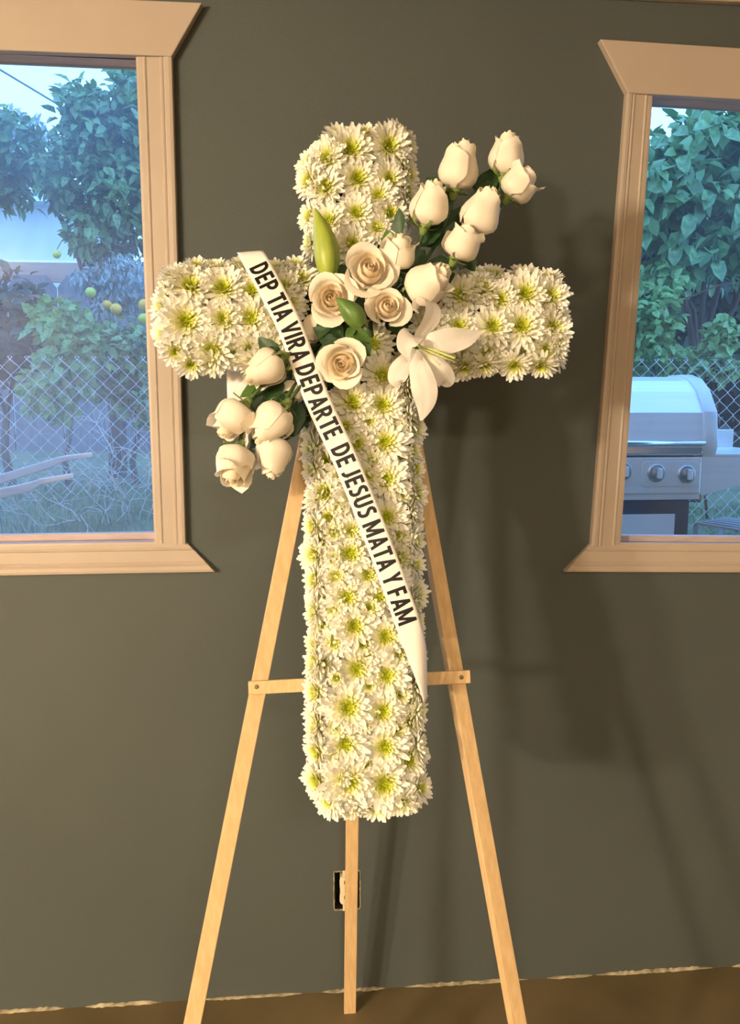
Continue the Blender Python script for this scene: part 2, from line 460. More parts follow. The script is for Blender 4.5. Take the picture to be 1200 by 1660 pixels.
# window 2: measured left side
h_tl, h_bl = xz(968, 70), xz(1012, 156)
mx2 = winB[0][0] + winB[1][0]
def mirB(p): x = mx2 - p[0]; return (x, p[1] - sk * (x - p[0]))
sideB = (xz(1055, 157), xz(1012, 153), xz(1003, 882), xz(955, 883))
botB_in, botB_out = xz(957, 878.5), xz(912, 925)
window('window_2', 'right window with tan casing looking onto the barbecue', winB, 'clean_glass', [h_bl, mirB(h_bl), mirB(h_tl), h_tl],
       [sideB, tuple(mirB(p) for p in sideB)], (botB_in, botB_out, mirB(botB_in), mirB(botB_out)))

# --- bare outlet in the wall
ox0, ox1, oz0, oz1 = out_hole[0][0], out_hole[1][0], out_hole[0][1], out_hole[2][1]
out = thing('electrical_outlet', 'ivory power outlet without cover plate in a ragged wall hole behind the rear easel leg', 'outlet', ((ox0 + ox1) / 2, 0, oz0))
mb = MB()
mb.box((ox0, 0.048, oz0), (ox1, 0.0515, oz1)); mb.box((ox0, 0.001, oz0), (ox0 + 0.002, 0.05, oz1)); mb.box((ox1 - 0.002, 0.001, oz0), (ox1, 0.05, oz1))
mb.box((ox0, 0.001, oz0), (ox1, 0.05, oz0 + 0.002)); mb.box((ox0, 0.001, oz1 - 0.002), (ox1, 0.05, oz1))
mb.build('junction_box', 'box_black', out)
cxo = (ox0 + ox1) / 2
body = MB()
def rrect(cx, cz, w, h, r, n=5):
    P = []
    for qx, qz, a0 in ((1, -1, -90), (1, 1, 0), (-1, 1, 90), (-1, -1, 180)):
        for k in range(n + 1):
            a = R(a0 + 90 * k / n); P.append((cx + qx * (w / 2 - r) + r * math.cos(a), cz + qz * (h / 2 - r) + r * math.sin(a)))
    return P
bw = (ox1 - ox0) * 0.60
for k, cz in enumerate(((oz0 + (oz1 - oz0) * 0.30), (oz0 + (oz1 - oz0) * 0.70))):
    o = MB().prism([(x, 0.004, z) for x, z in rrect(cxo, cz, bw, 0.034, 0.011)], (0, -0.008, 0)).build('receptacle_face', 'outlet_ivory', out)
    bevel(o, 0.0012)
    for sx, sw in ((-0.0065, 0.0022), (0.0065, 0.0022)):
        MB().box((cxo + sx - sw / 2, -0.0044, cz - 0.001), (cxo + sx + sw / 2, -0.0036, cz + 0.008)).build('slot', 'outlet_slot', o)
    MB().lathe((cxo, -0.0038, cz - 0.008), (0, -1, 0), [(0.0, 0.0006), (0.0025, 0.0006), (0.0025, 0)], 10).build('slot', 'outlet_slot', o)
bevel(MB().box((cxo - bw * 0.46, 0.0, oz0 + 0.014), (cxo + bw * 0.46, 0.03, oz1 - 0.014)).build('receptacle_body', 'outlet_ivory', out), 0.002)
for z in (oz0 - 0.004, oz1 - 0.012):
    bevel(MB().box((cxo - 0.011, -0.003, z), (cxo + 0.011, -0.001, z + 0.016)).build('mounting_ear', 'outlet_ivory', out), 0.0006)
# crumbled plaster rim
rn = random.Random(3); mb = MB()
per = rrect(cxo, (oz0 + oz1) / 2, ox1 - ox0 + 0.004, oz1 - oz0 + 0.004, 0.005, 4)
dense = []
for i in range(len(per)):
    p, q = per[i], per[(i + 1) % len(per)]
    L = math.hypot(q[0] - p[0], q[1] - p[1]); n = max(1, int(L / 0.006))
    for k in range(n): dense.append(lerp2(p, q, k / n))
mb.tube([(x + rn.uniform(-.0008, .0008), -0.0005, z + rn.uniform(-.0008, .0008)) for x, z in dense] + [(dense[0][0], -0.0005, dense[0][1])],
        [rn.uniform(0.0008, 0.0022) for _ in dense] + [0.0012], 5, False)
mb.build('plaster_rim', 'plaster_edge', out)

# ------------------------------------------------------------------ the easel
LEAN = R(13)
NRM = Vector((0, -math.cos(LEAN), math.sin(LEAN)))       # out of the easel's front, towards the viewer
VUP = Vector((0, math.sin(LEAN), math.cos(LEAN)))        # up along the easel
APEX = Vector((0, -0.30, 1.86))
LP = lambda px, py, w=0.0: onplane(px, py, APEX + NRM * w, NRM)
def extend_to_z(p, q, z):
    return p + (q - p) * ((z - p.z) / (q.z - p.z))
easel = thing('wooden_easel', 'tall three-legged easel of raw pale wood carrying the flower cross', 'easel', (0.08, -0.4, 0))
lt, lb = LP(494, 735), LP(311.5, 1660)
rt_, rb = LP(694, 850), LP(839, 1660)
top_l = extend_to_z(lt, lb, 1.88); top_r = extend_to_z(rt_, rb, 1.88)
foot_l = extend_to_z(lt, lb, 0.0); foot_r = extend_to_z(rt_, rb, 0.0)
def leg(A, B, side, w, h, twist=0.0):
    d = (Vector(B) - Vector(A)).normalized()
    sd = Matrix.Rotation(twist, 3, d) @ Vector(side)
    o = MB().bar(A, B, sd, w, h).build('leg', 'easel_wood', easel)
    return bevel(o, 0.0012)
leg(foot_l, top_l, (1, 0, 0), 0.0265, 0.020, R(6))
leg(foot_r, top_r, (1, 0, 0), 0.0255, 0.020, R(16))
bk_foot = Vector((onplane(567, 1634, Vector((0, 0, 0)), Vector((0, 0, 1))).x, -0.066, 0.0))
bk_top = Vector((0.104, -0.272, 1.84))
leg(bk_foot, bk_top, (1, 0, 0), 0.0285, 0.018)
bl, br = LP(403, 1115, 0.0155), LP(762, 1096.5, 0.0155)
bar_o = MB().bar(bl, br, NRM, 0.009, 0.0215)
cbar = bevel(bar_o.build('crossbar', 'easel_wood', easel), 0.001)
for px, py in ((416, 1113.5), (748, 1098)):
    c = LP(px, py, 0.020)
    MB().lathe(c, NRM, [(0.0036, -0.001), (0.0036, 0.0008), (0.0026, 0.0016), (0.0, 0.0018)], 12).build('bolt_head', 'bolt_metal', cbar)
    MB().lathe(LP(px, py, -0.011), -NRM, [(0.003, 0), (0.003, 0.004), (0, 0.004)], 8).build('bolt_end', 'bolt_metal', cbar)
# block that joins the three legs at the top
bevel(MB().bar(top_l - Vector((0.004, 0, 0.012)) - NRM * 0.016, top_r + Vector((0.004, 0, -0.012)) - NRM * 0.016, NRM, 0.012, 0.04).build('hinge_block', 'easel_wood', easel), 0.001)

# ------------------------------------------------------------------ the flower cross
FRONT = 0.08                                   # height of the flower faces over the legs' centre plane
CP = lambda px, py, w=0.0: onplane(px, py, APEX + NRM * (FRONT + w), NRM)
ORG = CP(590, 510)
def uv(px, py, w=0.0):
    p = CP(px, py, w) - ORG; return p.x, p.dot(VUP)
def P3(u, v, w): return ORG + Vector((u, 0, 0)) + VUP * v + NRM * w
u_l, u_r = uv(250, 505)[0], uv(925, 512)[0]
v_t, v_b = uv(590, 200)[1], uv(590, 1325)[1]
s_l, s_r = uv(498, 900)[0], uv(688, 900)[0]
a_t, a_b = uv(350, 420)[1], uv(350, 592)[1]
a_t2, a_b2 = uv(850, 430)[1], uv(850, 597)[1]
sc = (s_l + s_r) / 2; sh = (s_r - s_l) / 2
ac = (a_t + a_b) / 2; ah = (a_t - a_b) / 2
ac2 = (a_t2 + a_b2) / 2
cross_root = thing('floral_cross', 'large cross covered in white chrysanthemums standing on the wooden easel', 'flower cross', P3(sc, v_b, -0.05))
q = 0.037
i_ = lambda d: d
fo = [(s_l + q, v_b + q), (s_r - q, v_b + q), (s_r - q, a_b2 + q), (u_r - q, a_b2 + q), (u_r - q, a_t2 - q), (s_r - q, a_t2 - q), (s_r - q, v_t - q),
      (s_l + q, v_t - q), (s_l + q, a_t - q), (u_l + q, a_t - q), (u_l + q, a_b + q), (s_l + q, a_b + q)]
fixnormals(MB().prism([P3(u, v, -0.057) for u, v in fo], NRM * 0.026).build('foam_base', 'foam', cross_root))

# --- chrysanthemum prototypes
def mum_meshes(seed, small=False):
    rd = random.Random(seed)
    V, Fc, RE = [], [], []
    if small:
        layers = [(12, .10, .82, .13, 28, 18), (12, .10, .66, .12, 46, 14), (10, .08, .44, .09, 62, 8), (8, .07, .30, .06, 74, 0)]
    else:
        layers = [(18, .10, .94, .122, -15, 12), (19, .10, .92, .122, 0, 12), (17, .10, .80, .110, 13, 16), (14, .10, .60, .092, 28, 16),
                  (12, .09, .43, .070, 46, 8), (10, .08, .29, .05, 62, -4)]
    for li, (n, r0, ln, wd, el, cu) in enumerate(layers):
        off = rd.random() * 6.28
        for k in range(n):
            az = off + 6.283 * k / n + rd.uniform(-.10, .10)
            L = ln * rd.uniform(.88, 1.07); e0 = R(el + rd.uniform(-8, 8)); c = R(cu + rd.uniform(-10, 10)); w = wd * rd.uniform(.85, 1.1)
            tw = rd.uniform(-.35, .35)
            ca, sa = math.cos(az), math.sin(az)
            rr, zz = r0, 0.02 + 0.012 * li
            base = len(V); ns = 5
            for s in range(ns):
                t = s / (ns - 1)
                if s:
                    e = e0 + c * (t * 2 - 0.6)
                    rr += L / (ns - 1) * math.cos(e); zz += L / (ns - 1) * math.sin(e)
                ww = w * (.34 + .66 * min(1, t / .62))
                if t > .7: ww *= math.sqrt(max(0.0, 1 - ((t - .7) / .315) ** 2)) * .9 + .1
                for j in (-1, 0, 1):
                    lift = (abs(j) - .5) * ww * (.55 if t < .95 else .2) + j * ww * tw * t
                    V.append((rr * ca - j * ww * sa, rr * sa + j * ww * ca, zz + lift))
                    RE.append(t * L + r0 if not small else (t * L + r0) * .8)
            for s in range(ns - 1):
                for j in (0, 1):
                    a = base + s * 3 + j; Fc.append((a, a + 1, a + 4, a + 3))
    pm = mesh('chrysanthemum', V, Fc, 'mum_petal', True, RE)
    mb = MB()
    n = 24
    for k in range(n):
        r = .235 * math.sqrt((k + .5) / n); a = k * 2.39996 + rd.random() * .3
        h = .16 + .10 * (r / .2) + rd.uniform(-.02, .03); ra = .024
        cx, cy = r * math.cos(a), r * math.sin(a); tx, ty = cx * 1.25, cy * 1.25
        mb.tube([(cx, cy, 0.02), (tx, ty, h * .8), (tx * 1.05, ty * 1.05, h)], [ra * .8, ra * 1.25, ra * .5], 5)
    mb.lathe((0, 0, 0.0), (0, 0, 1), [(.24, 0), (.22, .05), (.1, .09), (0, .09)], 10)
    cm = mesh('flower_center', mb.V, mb.F, 'mum_center', True)
    return pm, cm
MUM = [mum_meshes(s) for s in (1, 2, 3, 4, 5, 6)]
MUMS = [mum_meshes(s, True) for s in (11, 12)]
rm = random.Random(21)
def frame(zaxis, spin):
    z = Vector(zaxis).normalized(); x = Vector((0, 0, 1)).cross(z)
    if x.length < 0.01: x = Vector((1, 0, 0))
    x.normalize(); y = z.cross(x)
    return Matrix(((x.x, y.x, z.x, 0), (x.y, y.y, z.y, 0), (x.z, y.z, z.z, 0), (0, 0, 0, 1))) @ Matrix.Rotation(spin, 4, 'Z')
def mum(pos, nrm, r, small=False):
    pm, cm = rm.choice(MUMS if small else MUM)
    M = Matrix.Translation(pos) @ frame(nrm, rm.random() * 6.28) @ Matrix.Diagonal((r, r, r, 1))
    o = inst('chrysanthemum', pm, cross_root, M)
    inst('flower_center', cm, o, M)
def smooth01(x): x = max(0, min(1, x)); return x * x * (3 - 2 * x)
PX = 1.22 / F
def add_px(px, py, r, small=False):
    u, v = uv(px, py)
    # which limb: lateral offsets
    on_arm_l = u < s_l and a_b - .02 < v < a_t + .02
    on_arm_r = u > s_r and a_b2 - .02 < v < a_t2 + .02
    lat = Vector((0, 0, 0)); x = 0
    def side(val, half, vec):
        nonlocal lat, x
        f = val / half; s = smooth01((abs(f) - .35) / .6) * (1 if f > 0 else -1)
        lat += vec * s * 0.95; x = max(x, abs(s))
    U = Vector((1, 0, 0))
    if on_arm_l or on_arm_r:
        side(v - (ac if on_arm_l else ac2), ah, VUP)
        if u < u_l + .06: side(-(u_l + .06 - u) - .0, .06, U)
        if u > u_r - .06: side((u - (u_r - .06)), .06, U)
    else:
        side(u - sc, sh, U)
        if v > v_t - .05: side(v - (v_t - .05), .05, VUP)
        if v < v_b + .05: side(v - (v_b + .05), .05, VUP)
    jit = Vector((rm.uniform(-.12, .12), 0, rm.uniform(-.12, .12)))
    n = (NRM + lat * 1.15 + jit).normalized()
    w = -0.004 - 0.030 * x * x + rm.uniform(-.002, .004) + (-.002 if small else 0)
    u, v = uv(px, py, w)
    mum(P3(u, v, w) - n * r * PX * .35, n, r * PX * (1.12 if small else 1.22), small)
front_mums = [
 (530,250,32),(571,237,38),(634,233,36),(594,211,28),(525,300,31),(582,285,35),(634,288,30),(614,314,28),(578,342,30),(636,343,30),(531,354,30),(571,395,36),(663,232,27),(667,285,27),(550,213,26),(652,208,26),(665,325,26),(535,396,28),(612,366,26),
 (310,457,40),(362,462,38),(302,518,42),(363,515,34),(407,514,37),(343,571,36),(405,572,34),(262,492,30),(262,536,28),(285,573,26),(350,428,28),(318,426,24),(392,427,28),(408,468,34),(485,447,34),(460,462,30),(455,520,32),(470,490,28),(445,430,26),(283,440,26),(378,577,26),(440,565,30),(500,480,28),(480,425,26),
 (748,475,34),(783,463,34),(813,483,32),(854,472,38),(897,478,34),(746,527,33),(802,526,34),(849,525,38),(902,530,34),(890,568,32),(852,578,28),(792,578,32),(742,585,32),(800,440,28),(850,438,28),(888,444,26),(912,505,26),(775,440,24),(910,555,24),(700,520,34),(825,585,26),(765,590,24),(720,560,30),
 (605,555,34),(622,607,36),(574,650,38),(622,655,36),(663,642,32),(578,717,36),(625,715,38),(626,775,36),(655,738,20,1),(653,765,18,1),(652,800,22,1),(676,695,28),(677,760,25),(680,800,26),(508,705,32),(524,750,32),(522,798,34),(530,838,24),(549,822,22,1),(575,800,32),(628,838,34),(672,845,30),(542,862,24,1),(570,860,26),(568,896,38),(598,932,28),(515,880,32),(513,915,30),(520,960,34),(563,970,36),(615,965,32),(576,1015,36),(627,1032,37),(522,1017,35),(540,1042,27),(517,1075,32),(580,1086,37),(545,1100,18,1),(628,1095,36),(600,1112,20,1),(597,1065,18,1),(565,1147,41),(622,1155,36),(517,1130,30),(508,1158,26),(512,1190,30),(560,1210,35),(625,1213,36),(592,1178,16,1),(521,1238,24),(541,1227,20,1),(567,1270,43),(625,1275,41),(513,1268,28),(530,1300,28),(570,1313,28),(612,1315,28),(672,1170,28),(668,1232,33),(672,1285,30),(668,1130,28),(652,905,32),(670,905,28),(680,960,28),(660,1010,28),(672,1065,28),(650,870,28),(597,770,26),(555,770,28),(640,940,28),(665,590,28),(655,1305,26),(545,935,26),(600,985,24,1),(592,1240,20,1),(652,1125,22,1),(560,690,26),(600,680,24),(648,690,24),(605,745,22,1),(540,905,22,1),(590,1045,22,1),(648,1185,22,1),(545,1180,24,1),(540,990,24),(545,1260,22),(650,1062,26)]
for e in front_mums: add_px(*e)
# flowers round the edges of the foam
def edge_row(p, q, nrm, w, step=.046, r=.034):
    L = math.hypot(q[0] - p[0], q[1] - p[1]); n = max(2, int(L / step))
    for k in range(n):
        t = (k + .5 + rm.uniform(-.25, .25)) / n
        N2 = (Vector(nrm) + NRM * rm.uniform(.25, .85) + VUP * rm.uniform(-.2, .2) + Vector((rm.uniform(-.2, .2), 0, 0))).normalized()
        mum(P3(p[0] + (q[0] - p[0]) * t, p[1] + (q[1] - p[1]) * t, w + rm.uniform(-.006, .006)) - Vector(nrm) * .014, N2, r * rm.uniform(.85, 1.1))
UX = Vector((1, 0, 0))
for w in (-0.032,):
    edge_row((s_l, v_b + .02), (s_l, a_b - .01), -UX, w); edge_row((s_r, v_b + .02), (s_r, a_b2 - .01), UX, w)
    edge_row((s_l, a_t + .01), (s_l, v_t - .02), -UX, w); edge_row((s_r, a_t2 + .01), (s_r, v_t - .02), UX, w)
    edge_row((u_l, a_b + .02), (u_l, a_t - .02), -UX, w); edge_row((u_r, a_b2 + .02), (u_r, a_t2 - .02), UX, w)
    edge_row((u_l + .02, a_t), (s_l - .01, a_t), VUP, w); edge_row((s_r + .01, a_t2), (u_r - .02, a_t2), VUP, w)
    edge_row((u_l + .02, a_b), (s_l - .01, a_b), -VUP, w); edge_row((s_r + .01, a_b2), (u_r - .02, a_b2), -VUP, w)
    edge_row((s_l + .02, v_t), (s_r - .02, v_t), VUP, w); edge_row((s_l + .02, v_b), (s_r - .02, v_b), -VUP, w)

# ------------------------------------------------------------------ roses
def rose_petal(rb, H, topr, wid, az, curl=0.0, tip=0.0, z0=0.0, sag=0.18, ns=9, nt=8, rd=None):
    rows = []
    wob = rd.uniform(-.04, .04) if rd else 0
    for i in range(nt):
        t = i / (nt - 1)
        row = []
        for j in range(ns):
            s = -1 + 2 * j / (ns - 1)
            te = t * (1 - sag * abs(s) ** 2.4)
            if te < .38: rr = rb * math.sqrt(max(0, 1 - (1 - te / .38) ** 2)) * .98 + .02 * rb
            else:
                k = (te - .38) / .62; k = k * k * (3 - 2 * k); rr = rb * (1 + (topr - 1) * k)
            zz = z0 + H * te + tip * max(0, 1 - abs(s) * 2.2) * max(0, (t - .6) / .4) ** 2
            if te > .78 and curl:
                c = (te - .78) / .22
                rr += curl * rb * c * c; zz -= curl * .55 * rb * c * c * c
            rr *= 1 + .05 * s + wob * math.sin(5 * s + t * 3)
            a = az + s * wid / 2 * (.45 + .55 * min(1, t / .35))
            row.append(Vector((rr * math.cos(a), rr * math.sin(a), zz)))
        rows.append(row)
    return MB().grid(rows)
def rose_proto(kind, seed):
    rd = random.Random(seed); out = []
    G = 2.39996
    if kind == 'bud':
        spec = [(.20, 1.58, .40, 3.8, 0, 0, .10), (.34, 1.60, .42, 3.6, 0, 0, .09), (.48, 1.60, .44, 3.4, 0, 0, .07), (.60, 1.59, .46, 3.2, .01, .0, .05), (.72, 1.57, .48, 3.0, .02, .0, .04),
                (.82, 1.54, .50, 3.0, .03, .03, .02), (.90, 1.52, .52, 2.9, .04, .05, .0), (.96, 1.50, .56, 2.8, .07, .08, .0), (1.0, 1.44, .62, 2.7, .14, .14, 0), (1.02, 1.34, .74, 2.0, .20, .16, 0)]
    elif kind == 'half':
        spec = [(.14, 1.40, .55, 4.0, 0, 0, .12), (.25, 1.42, .58, 3.8, .0, 0, .10), (.36, 1.43, .60, 3.6, .02, 0, .08), (.48, 1.43, .62, 3.4, .04, 0, .06), (.60, 1.42, .64, 3.2, .05, .0, .05),
                (.71, 1.40, .67, 3.0, .07, .02, .03), (.82, 1.37, .70, 2.9, .10, .05, .02), (.92, 1.32, .76, 2.8, .16, .10, 0), (1.0, 1.24, .86, 2.5, .26, .28, 0), (1.02, 1.12, .98, 2.1, .32, .38, 0)]
    else:
        spec = [(.10, 1.00, .60, 4.6, 0, 0, .10), (.17, 1.03, .66, 4.2, .0, 0, .10), (.24, 1.05, .70, 4.0, .02, 0, .09), (.31, 1.06, .74, 3.8, .03, 0, .08), (.38, 1.06, .78, 3.5, .05, 0, .07), (.46, 1.05, .82, 3.3, .07, .0, .06),
                (.54, 1.03, .86, 3.1, .10, .0, .05), (.62, 1.00, .90, 2.9, .14, .02, .04), (.70, .96, .95, 2.7, .20, .03, .03), (.78, .91, 1.00, 2.5, .26, .06, .02), (.86, .84, 1.08, 2.4, .34, .08, 0), (.92, .75, 1.18, 2.3, .36, .10, 0), (.95, .66, 1.28, 2.2, .34, .12, 0), (.96, .60, 1.32, 2.1, .3, .1, 0)]
    for i, (rb, H, tr, wd, cu, tp, z0) in enumerate(spec):
        p = rose_petal(rb * rd.uniform(.97, 1.03), H, tr, wd, i * G + rd.uniform(-.2, .2), cu, tp, z0, sag=.12 + .06 * rd.random() + (.08 if kind != 'bud' else .04), rd=rd)
        hearts = {'bud': 3, 'half': 5, 'open': 9}[kind]
        out.append(mesh('petal', p.V, p.F, 'rose_heart' if i < hearts else 'rose_petal', True))
    c = MB().lathe((0, 0, 0), (0, 0, 1), [(0, -.34), (.14, -.33), (.20, -.22), (.26, -.08), (.34, .02), (.30, .06)], 12)
    cal = mesh('receptacle', c.V, c.F, 'rose_green', True)
    seps = []
    sp = []
    for k in range(8):
        t = k / 7; r = .26 + .62 * math.sin(min(1, t * 1.15) * 1.7) * .9; z = -.10 + .10 * t - (.28 * max(0, t - .5) ** 1.5 if seed % 2 else -.28 * t * t)
        wv = .13 * (1 - t) ** .8 * (1 + t) + .004
        sp.append([Vector((r, -wv, z + .03)), Vector((r, 0, z)), Vector((r, wv, z + .03))])
    sm = MB().grid(sp); sep = mesh('sepal', sm.V, sm.F, 'rose_green', True)
    return out, cal, sep
PROTO = {k: [rose_proto(k, s) for s in ss] for k, ss in {'bud': (1, 2, 4), 'half': (5, 7), 'open': (8, 9, 12)}.items()}
# one leaf blade (unit length along +X, upper side +Z)
def leaf_mesh(name, m, wid=.27, fold=.10, droop=.12, serr=0.0):
    rows = []
    n = 9
    for i in range(n):
        t = i / (n - 1)
        w = wid * math.sin(math.pi * t ** .85) ** .9 + .004
        if serr and 0 < i < n - 1: w *= 1 + serr * (1 if i % 2 else -1)
        z = -droop * t * t
        rows.append([Vector((t, -w, z + fold * w / wid)), Vector((t, -w * .5, z + fold * .4 * w / wid)), Vector((t, 0, z)), Vector((t, w * .5, z + fold * .4 * w / wid)), Vector((t, w, z + fold * w / wid))])
    g = MB().grid(rows)
    return mesh(name, g.V, g.F, m, True)
ROSE_LEAF = leaf_mesh('leaf', 'rose_leaf', .30, .08, .15, .04)
FRESH_LEAF = leaf_mesh('leaf', 'fresh_leaf', .28, .08, .15)
def leaf_matrix(base, tipp, up):
    x = (tipp - base); L = x.length; x.normalize()
    z = Vector(up); z = (z - x * z.dot(x)).normalized(); y = z.cross(x)
    return Matrix(((x.x * L, y.x * L, z.x * L, base.x), (x.y * L, y.y * L, z.y * L, base.y), (x.z * L, y.z * L, z.z * L, base.z), (0, 0, 0, 1)))
rr_ = random.Random(9)
ROSES = {}
def rose(key, kind, var, px, py, size_px, ax, label, w, anchor, spin=0.0, group='white roses in the spray', leaves=()):
    """px,py: middle of the bloom; size: its width in px; ax: (right, up, towards viewer)"""
    axv = Vector((ax[0], -ax[2], ax[1])).normalized()
    c = CP(px, py, w)
    s = size_px / 2 * ((c - CAM).dot(FWD) / F)
    H = {'bud': 1.50, 'half': 1.30, 'open': .85}[kind]
    kz = {'bud': 1.42, 'half': 1.30, 'open': 1.0}[kind]; H *= kz
    if kind == 'open': s /= 1.22
    if kind == 'half': s /= 1.08
    base = c - axv * (H * .5 * s)
    M = Matrix.Translation(base) @ frame(axv, spin) @ Matrix.Diagonal((s, s, s * kz, 1))
    root = thing('rose', label, 'rose', group=group, wm=M)
    pet, cal, sep = PROTO[kind][var % len(PROTO[kind])]
    for me in pet: inst('petal', me, root, M)
    inst('receptacle', cal, root, M)
    for k in range(5): inst('sepal', sep, root, M @ Matrix.Rotation(k * 1.2566 + .4, 4, 'Z'))
    a = CP(anchor[0], anchor[1], -0.03)
    b = base - axv * s * .30 * kz
    mid = b - axv * (a - b).length * .45
    pts = []
    for k in range(9):
        t = k / 8
        pts.append(b * (1 - t) ** 2 + mid * 2 * t * (1 - t) + a * t * t)
    MB().tube(pts, .0031, 7).build('stem', 'stem_green', root, True)
    for (bx, by, tx, ty, dw, fresh) in leaves:
        bs, tp = CP(bx, by, w + dw - .012), CP(tx, ty, w + dw)
        inst('leaf', FRESH_LEAF if fresh else ROSE_LEAF, root, leaf_matrix(bs, tp, NRM + Vector((rr_.uniform(-.5, .5), 0, rr_.uniform(-.3, .6)))))
    return root
CTR = (610, 500)
rose('a', 'bud', 0, 745, 272, 66, (.18, 1, .15), 'white rosebud pointing up at the top left of the upper rose fan', .035, CTR, .3, leaves=[(700, 340, 745, 290, -.02, 0), (725, 330, 690, 290, -.03, 0)])
rose('b', 'bud', 1, 820, 252, 56, (.12, 1, .1), 'topmost white rosebud at the upper right end of the rose fan', .03, CTR, 1.2, leaves=[(778, 330, 806, 268, -.02, 0)])
rose('c', 'half', 0, 840, 300, 62, (.75, 1, .25), 'white rose farthest right in the upper fan, its outer petal swept to a point', .035, CTR, 2.0, leaves=[(760, 340, 822, 303, -.02, 0), (765, 300, 810, 318, -.03, 0)])
rose('d', 'bud', 2, 697, 333, 62, (.25, 1, .12), 'upright white rosebud right against the upper stem of the cross', .04, CTR, .9, leaves=[(650, 380, 640, 340, -.02, 0), (690, 400, 745, 350, -.03, 0)])
rose('e', 'bud', 0, 780, 345, 66, (.45, 1, .2), 'white rosebud in the middle right of the upper rose fan', .045, CTR, 3.3, leaves=[(715, 385, 770, 375, -.03, 0), (720, 400, 760, 330, -.035, 0)])
rose('f', 'half', 1, 748, 396, 64, (.45, 1, .2), 'white rose with flared petal tips above the right arm, lowest of the fan', .055, CTR, 4.1, leaves=[(690, 430, 742, 432, -.03, 0), (680, 400, 720, 360, -.04, 0), (770, 440, 742, 400, -.04, 0)])
rose('g', 'half', 0, 645, 412, 62, (.15, 1, .45), 'half-open cream rose just right of the largest open rose', .045, CTR, 5.0, leaves=[(640, 440, 618, 372, -.012, 1), (650, 460, 690, 405, -.015, 0)])
rose('h', 'open', 0, 597, 440, 84, (.12, .32, 1), 'largest fully open cream rose at the centre of the cross', .06, CTR, .4, leaves=[(600, 470, 545, 430, -.03, 0)])
rose('i', 'bud', 2, 693, 459, 68, (.62, .42, .55), 'round closed cream rose above the lily', .055, CTR, 2.6, leaves=[(660, 470, 660, 520, -.02, 0), (680, 480, 735, 440, -.03, 0)])
rose('j', 'open', 1, 538, 485, 76, (-.15, .1, 1), 'open peach-hearted rose beside the ribbon, left of the small green bud', .055, CTR, 1.0, leaves=[(540, 510, 515, 545, -.02, 0)])
rose('k', 'open', 2, 627, 500, 66, (.1, .25, 1), 'open cream rose between the small green bud and the lily', .058, CTR, 2.2, leaves=[(630, 520, 660, 545, -.03, 0)])
rose('l', 'open', 0, 557, 588, 74, (-.3, -.25, 1), 'lone open cream rose below the centre, right of the ribbon', .05, (560, 540), 3.4, leaves=[(560, 560, 512, 575, -.015, 0), (560, 560, 508, 530, -.015, 0), (555, 550, 535, 520, -.01, 0), (570, 545, 600, 575, -.01, 1)])
rose('m', 'bud', 0, 511, 532, 44, (-.3, -.6, .3), 'cream rose mostly hidden behind the ribbon above the dark leaves', -.004, (560, 540), 3.4)
rose('n', 'bud', 1, 430, 597, 62, (-.8, -.5, .35), 'cream rose under the left arm, nearest to the arm and left of the ribbon', .045, (520, 560), 1.4, leaves=[(440, 620, 388, 636, -.02, 1), (455, 580, 420, 545, 0, 0), (460, 620, 425, 655, -.02, 0)])
rose('o', 'half', 0, 476, 637, 46, (-.5, -.7, .35), 'small cream rose half covered by the ribbon', .002, (540, 560), .4, leaves=[(490, 640, 478, 690, -.02, 0), (490, 650, 505, 690, -.02, 0), (470, 600, 440, 640, -.02, 0)])
rose('p', 'half', 1, 380, 678, 74, (-.62, -.75, .35), 'white rose with a long pointed petal, farthest left of the lower group', .045, (520, 560), 2.5, leaves=[(440, 630, 400, 660, -.02, 0)])
rose('q', 'bud', 1, 441, 685, 66, (-.6, -.75, .35), 'closed white rosebud at the middle of the lower left group', .05, (520, 570), 1.1, leaves=[(480, 640, 440, 655, -.02, 0), (480, 650, 490, 700, -.03, 0)])
rose('r', 'half', 0, 380, 753, 74, (-.15, -.8, .6), 'lowest white rose, hanging with its swirled heart turned down', .045, (520, 570), 4.4, leaves=[(440, 690, 400, 720, -.02, 0)])
rose('s', 'bud', 0, 444, 738, 60, (-.15, -1, .2), 'white rosebud hanging down next to the left easel leg', .035, (530, 580), .2, leaves=[(490, 660, 455, 705, -.02, 0)])

# --- lily
def strip_petal(pts, widths, norms, cup=.18, rib=.0, wave=0.0, n=9, side=None):
    """pts: spine points; widths: half widths; norms: facing direction of the inner side"""
    def cr(L, t):
        m = len(L) - 1; x = t * m; i = min(int(x), m - 1); f = x - i
        p0, p1, p2, p3 = L[max(i - 1, 0)], L[i], L[i + 1], L[min(i + 2, m)]
        return ((p1 * 2) + (p2 - p0) * f + (p0 * 2 - p1 * 5 + p2 * 4 - p3) * f * f + (p1 * 3 - p0 - p2 * 3 + p3) * f ** 3) * .5
    rows = []; K = 22
    for i in range(K):
        t = i / (K - 1)
        p = cr(pts, t); tg = (cr(pts, min(1, t + .01)) - cr(pts, max(0, t - .01))).normalized()
        nn = cr(norms, t); nn = (nn - tg * nn.dot(tg)).normalized(); sd = tg.cross(nn).normalized()
        w = cr([Vector((x, 0, 0)) for x in widths], t).x
        if side is not None:
            sd = (side - tg * side.dot(tg)).normalized(); nn = sd.cross(tg)
        row = []
        for j in range(n):
            s = -1 + 2 * j / (n - 1)
            h = cup * w * s * s + rib * w * max(0, 1 - abs(s) * 5) + wave * w * abs(s) ** 3 * math.sin(t * 17 + s * 2)
            row.append(p + sd * (s * w) + nn * h)
        rows.append(row)
    return MB().grid(rows)
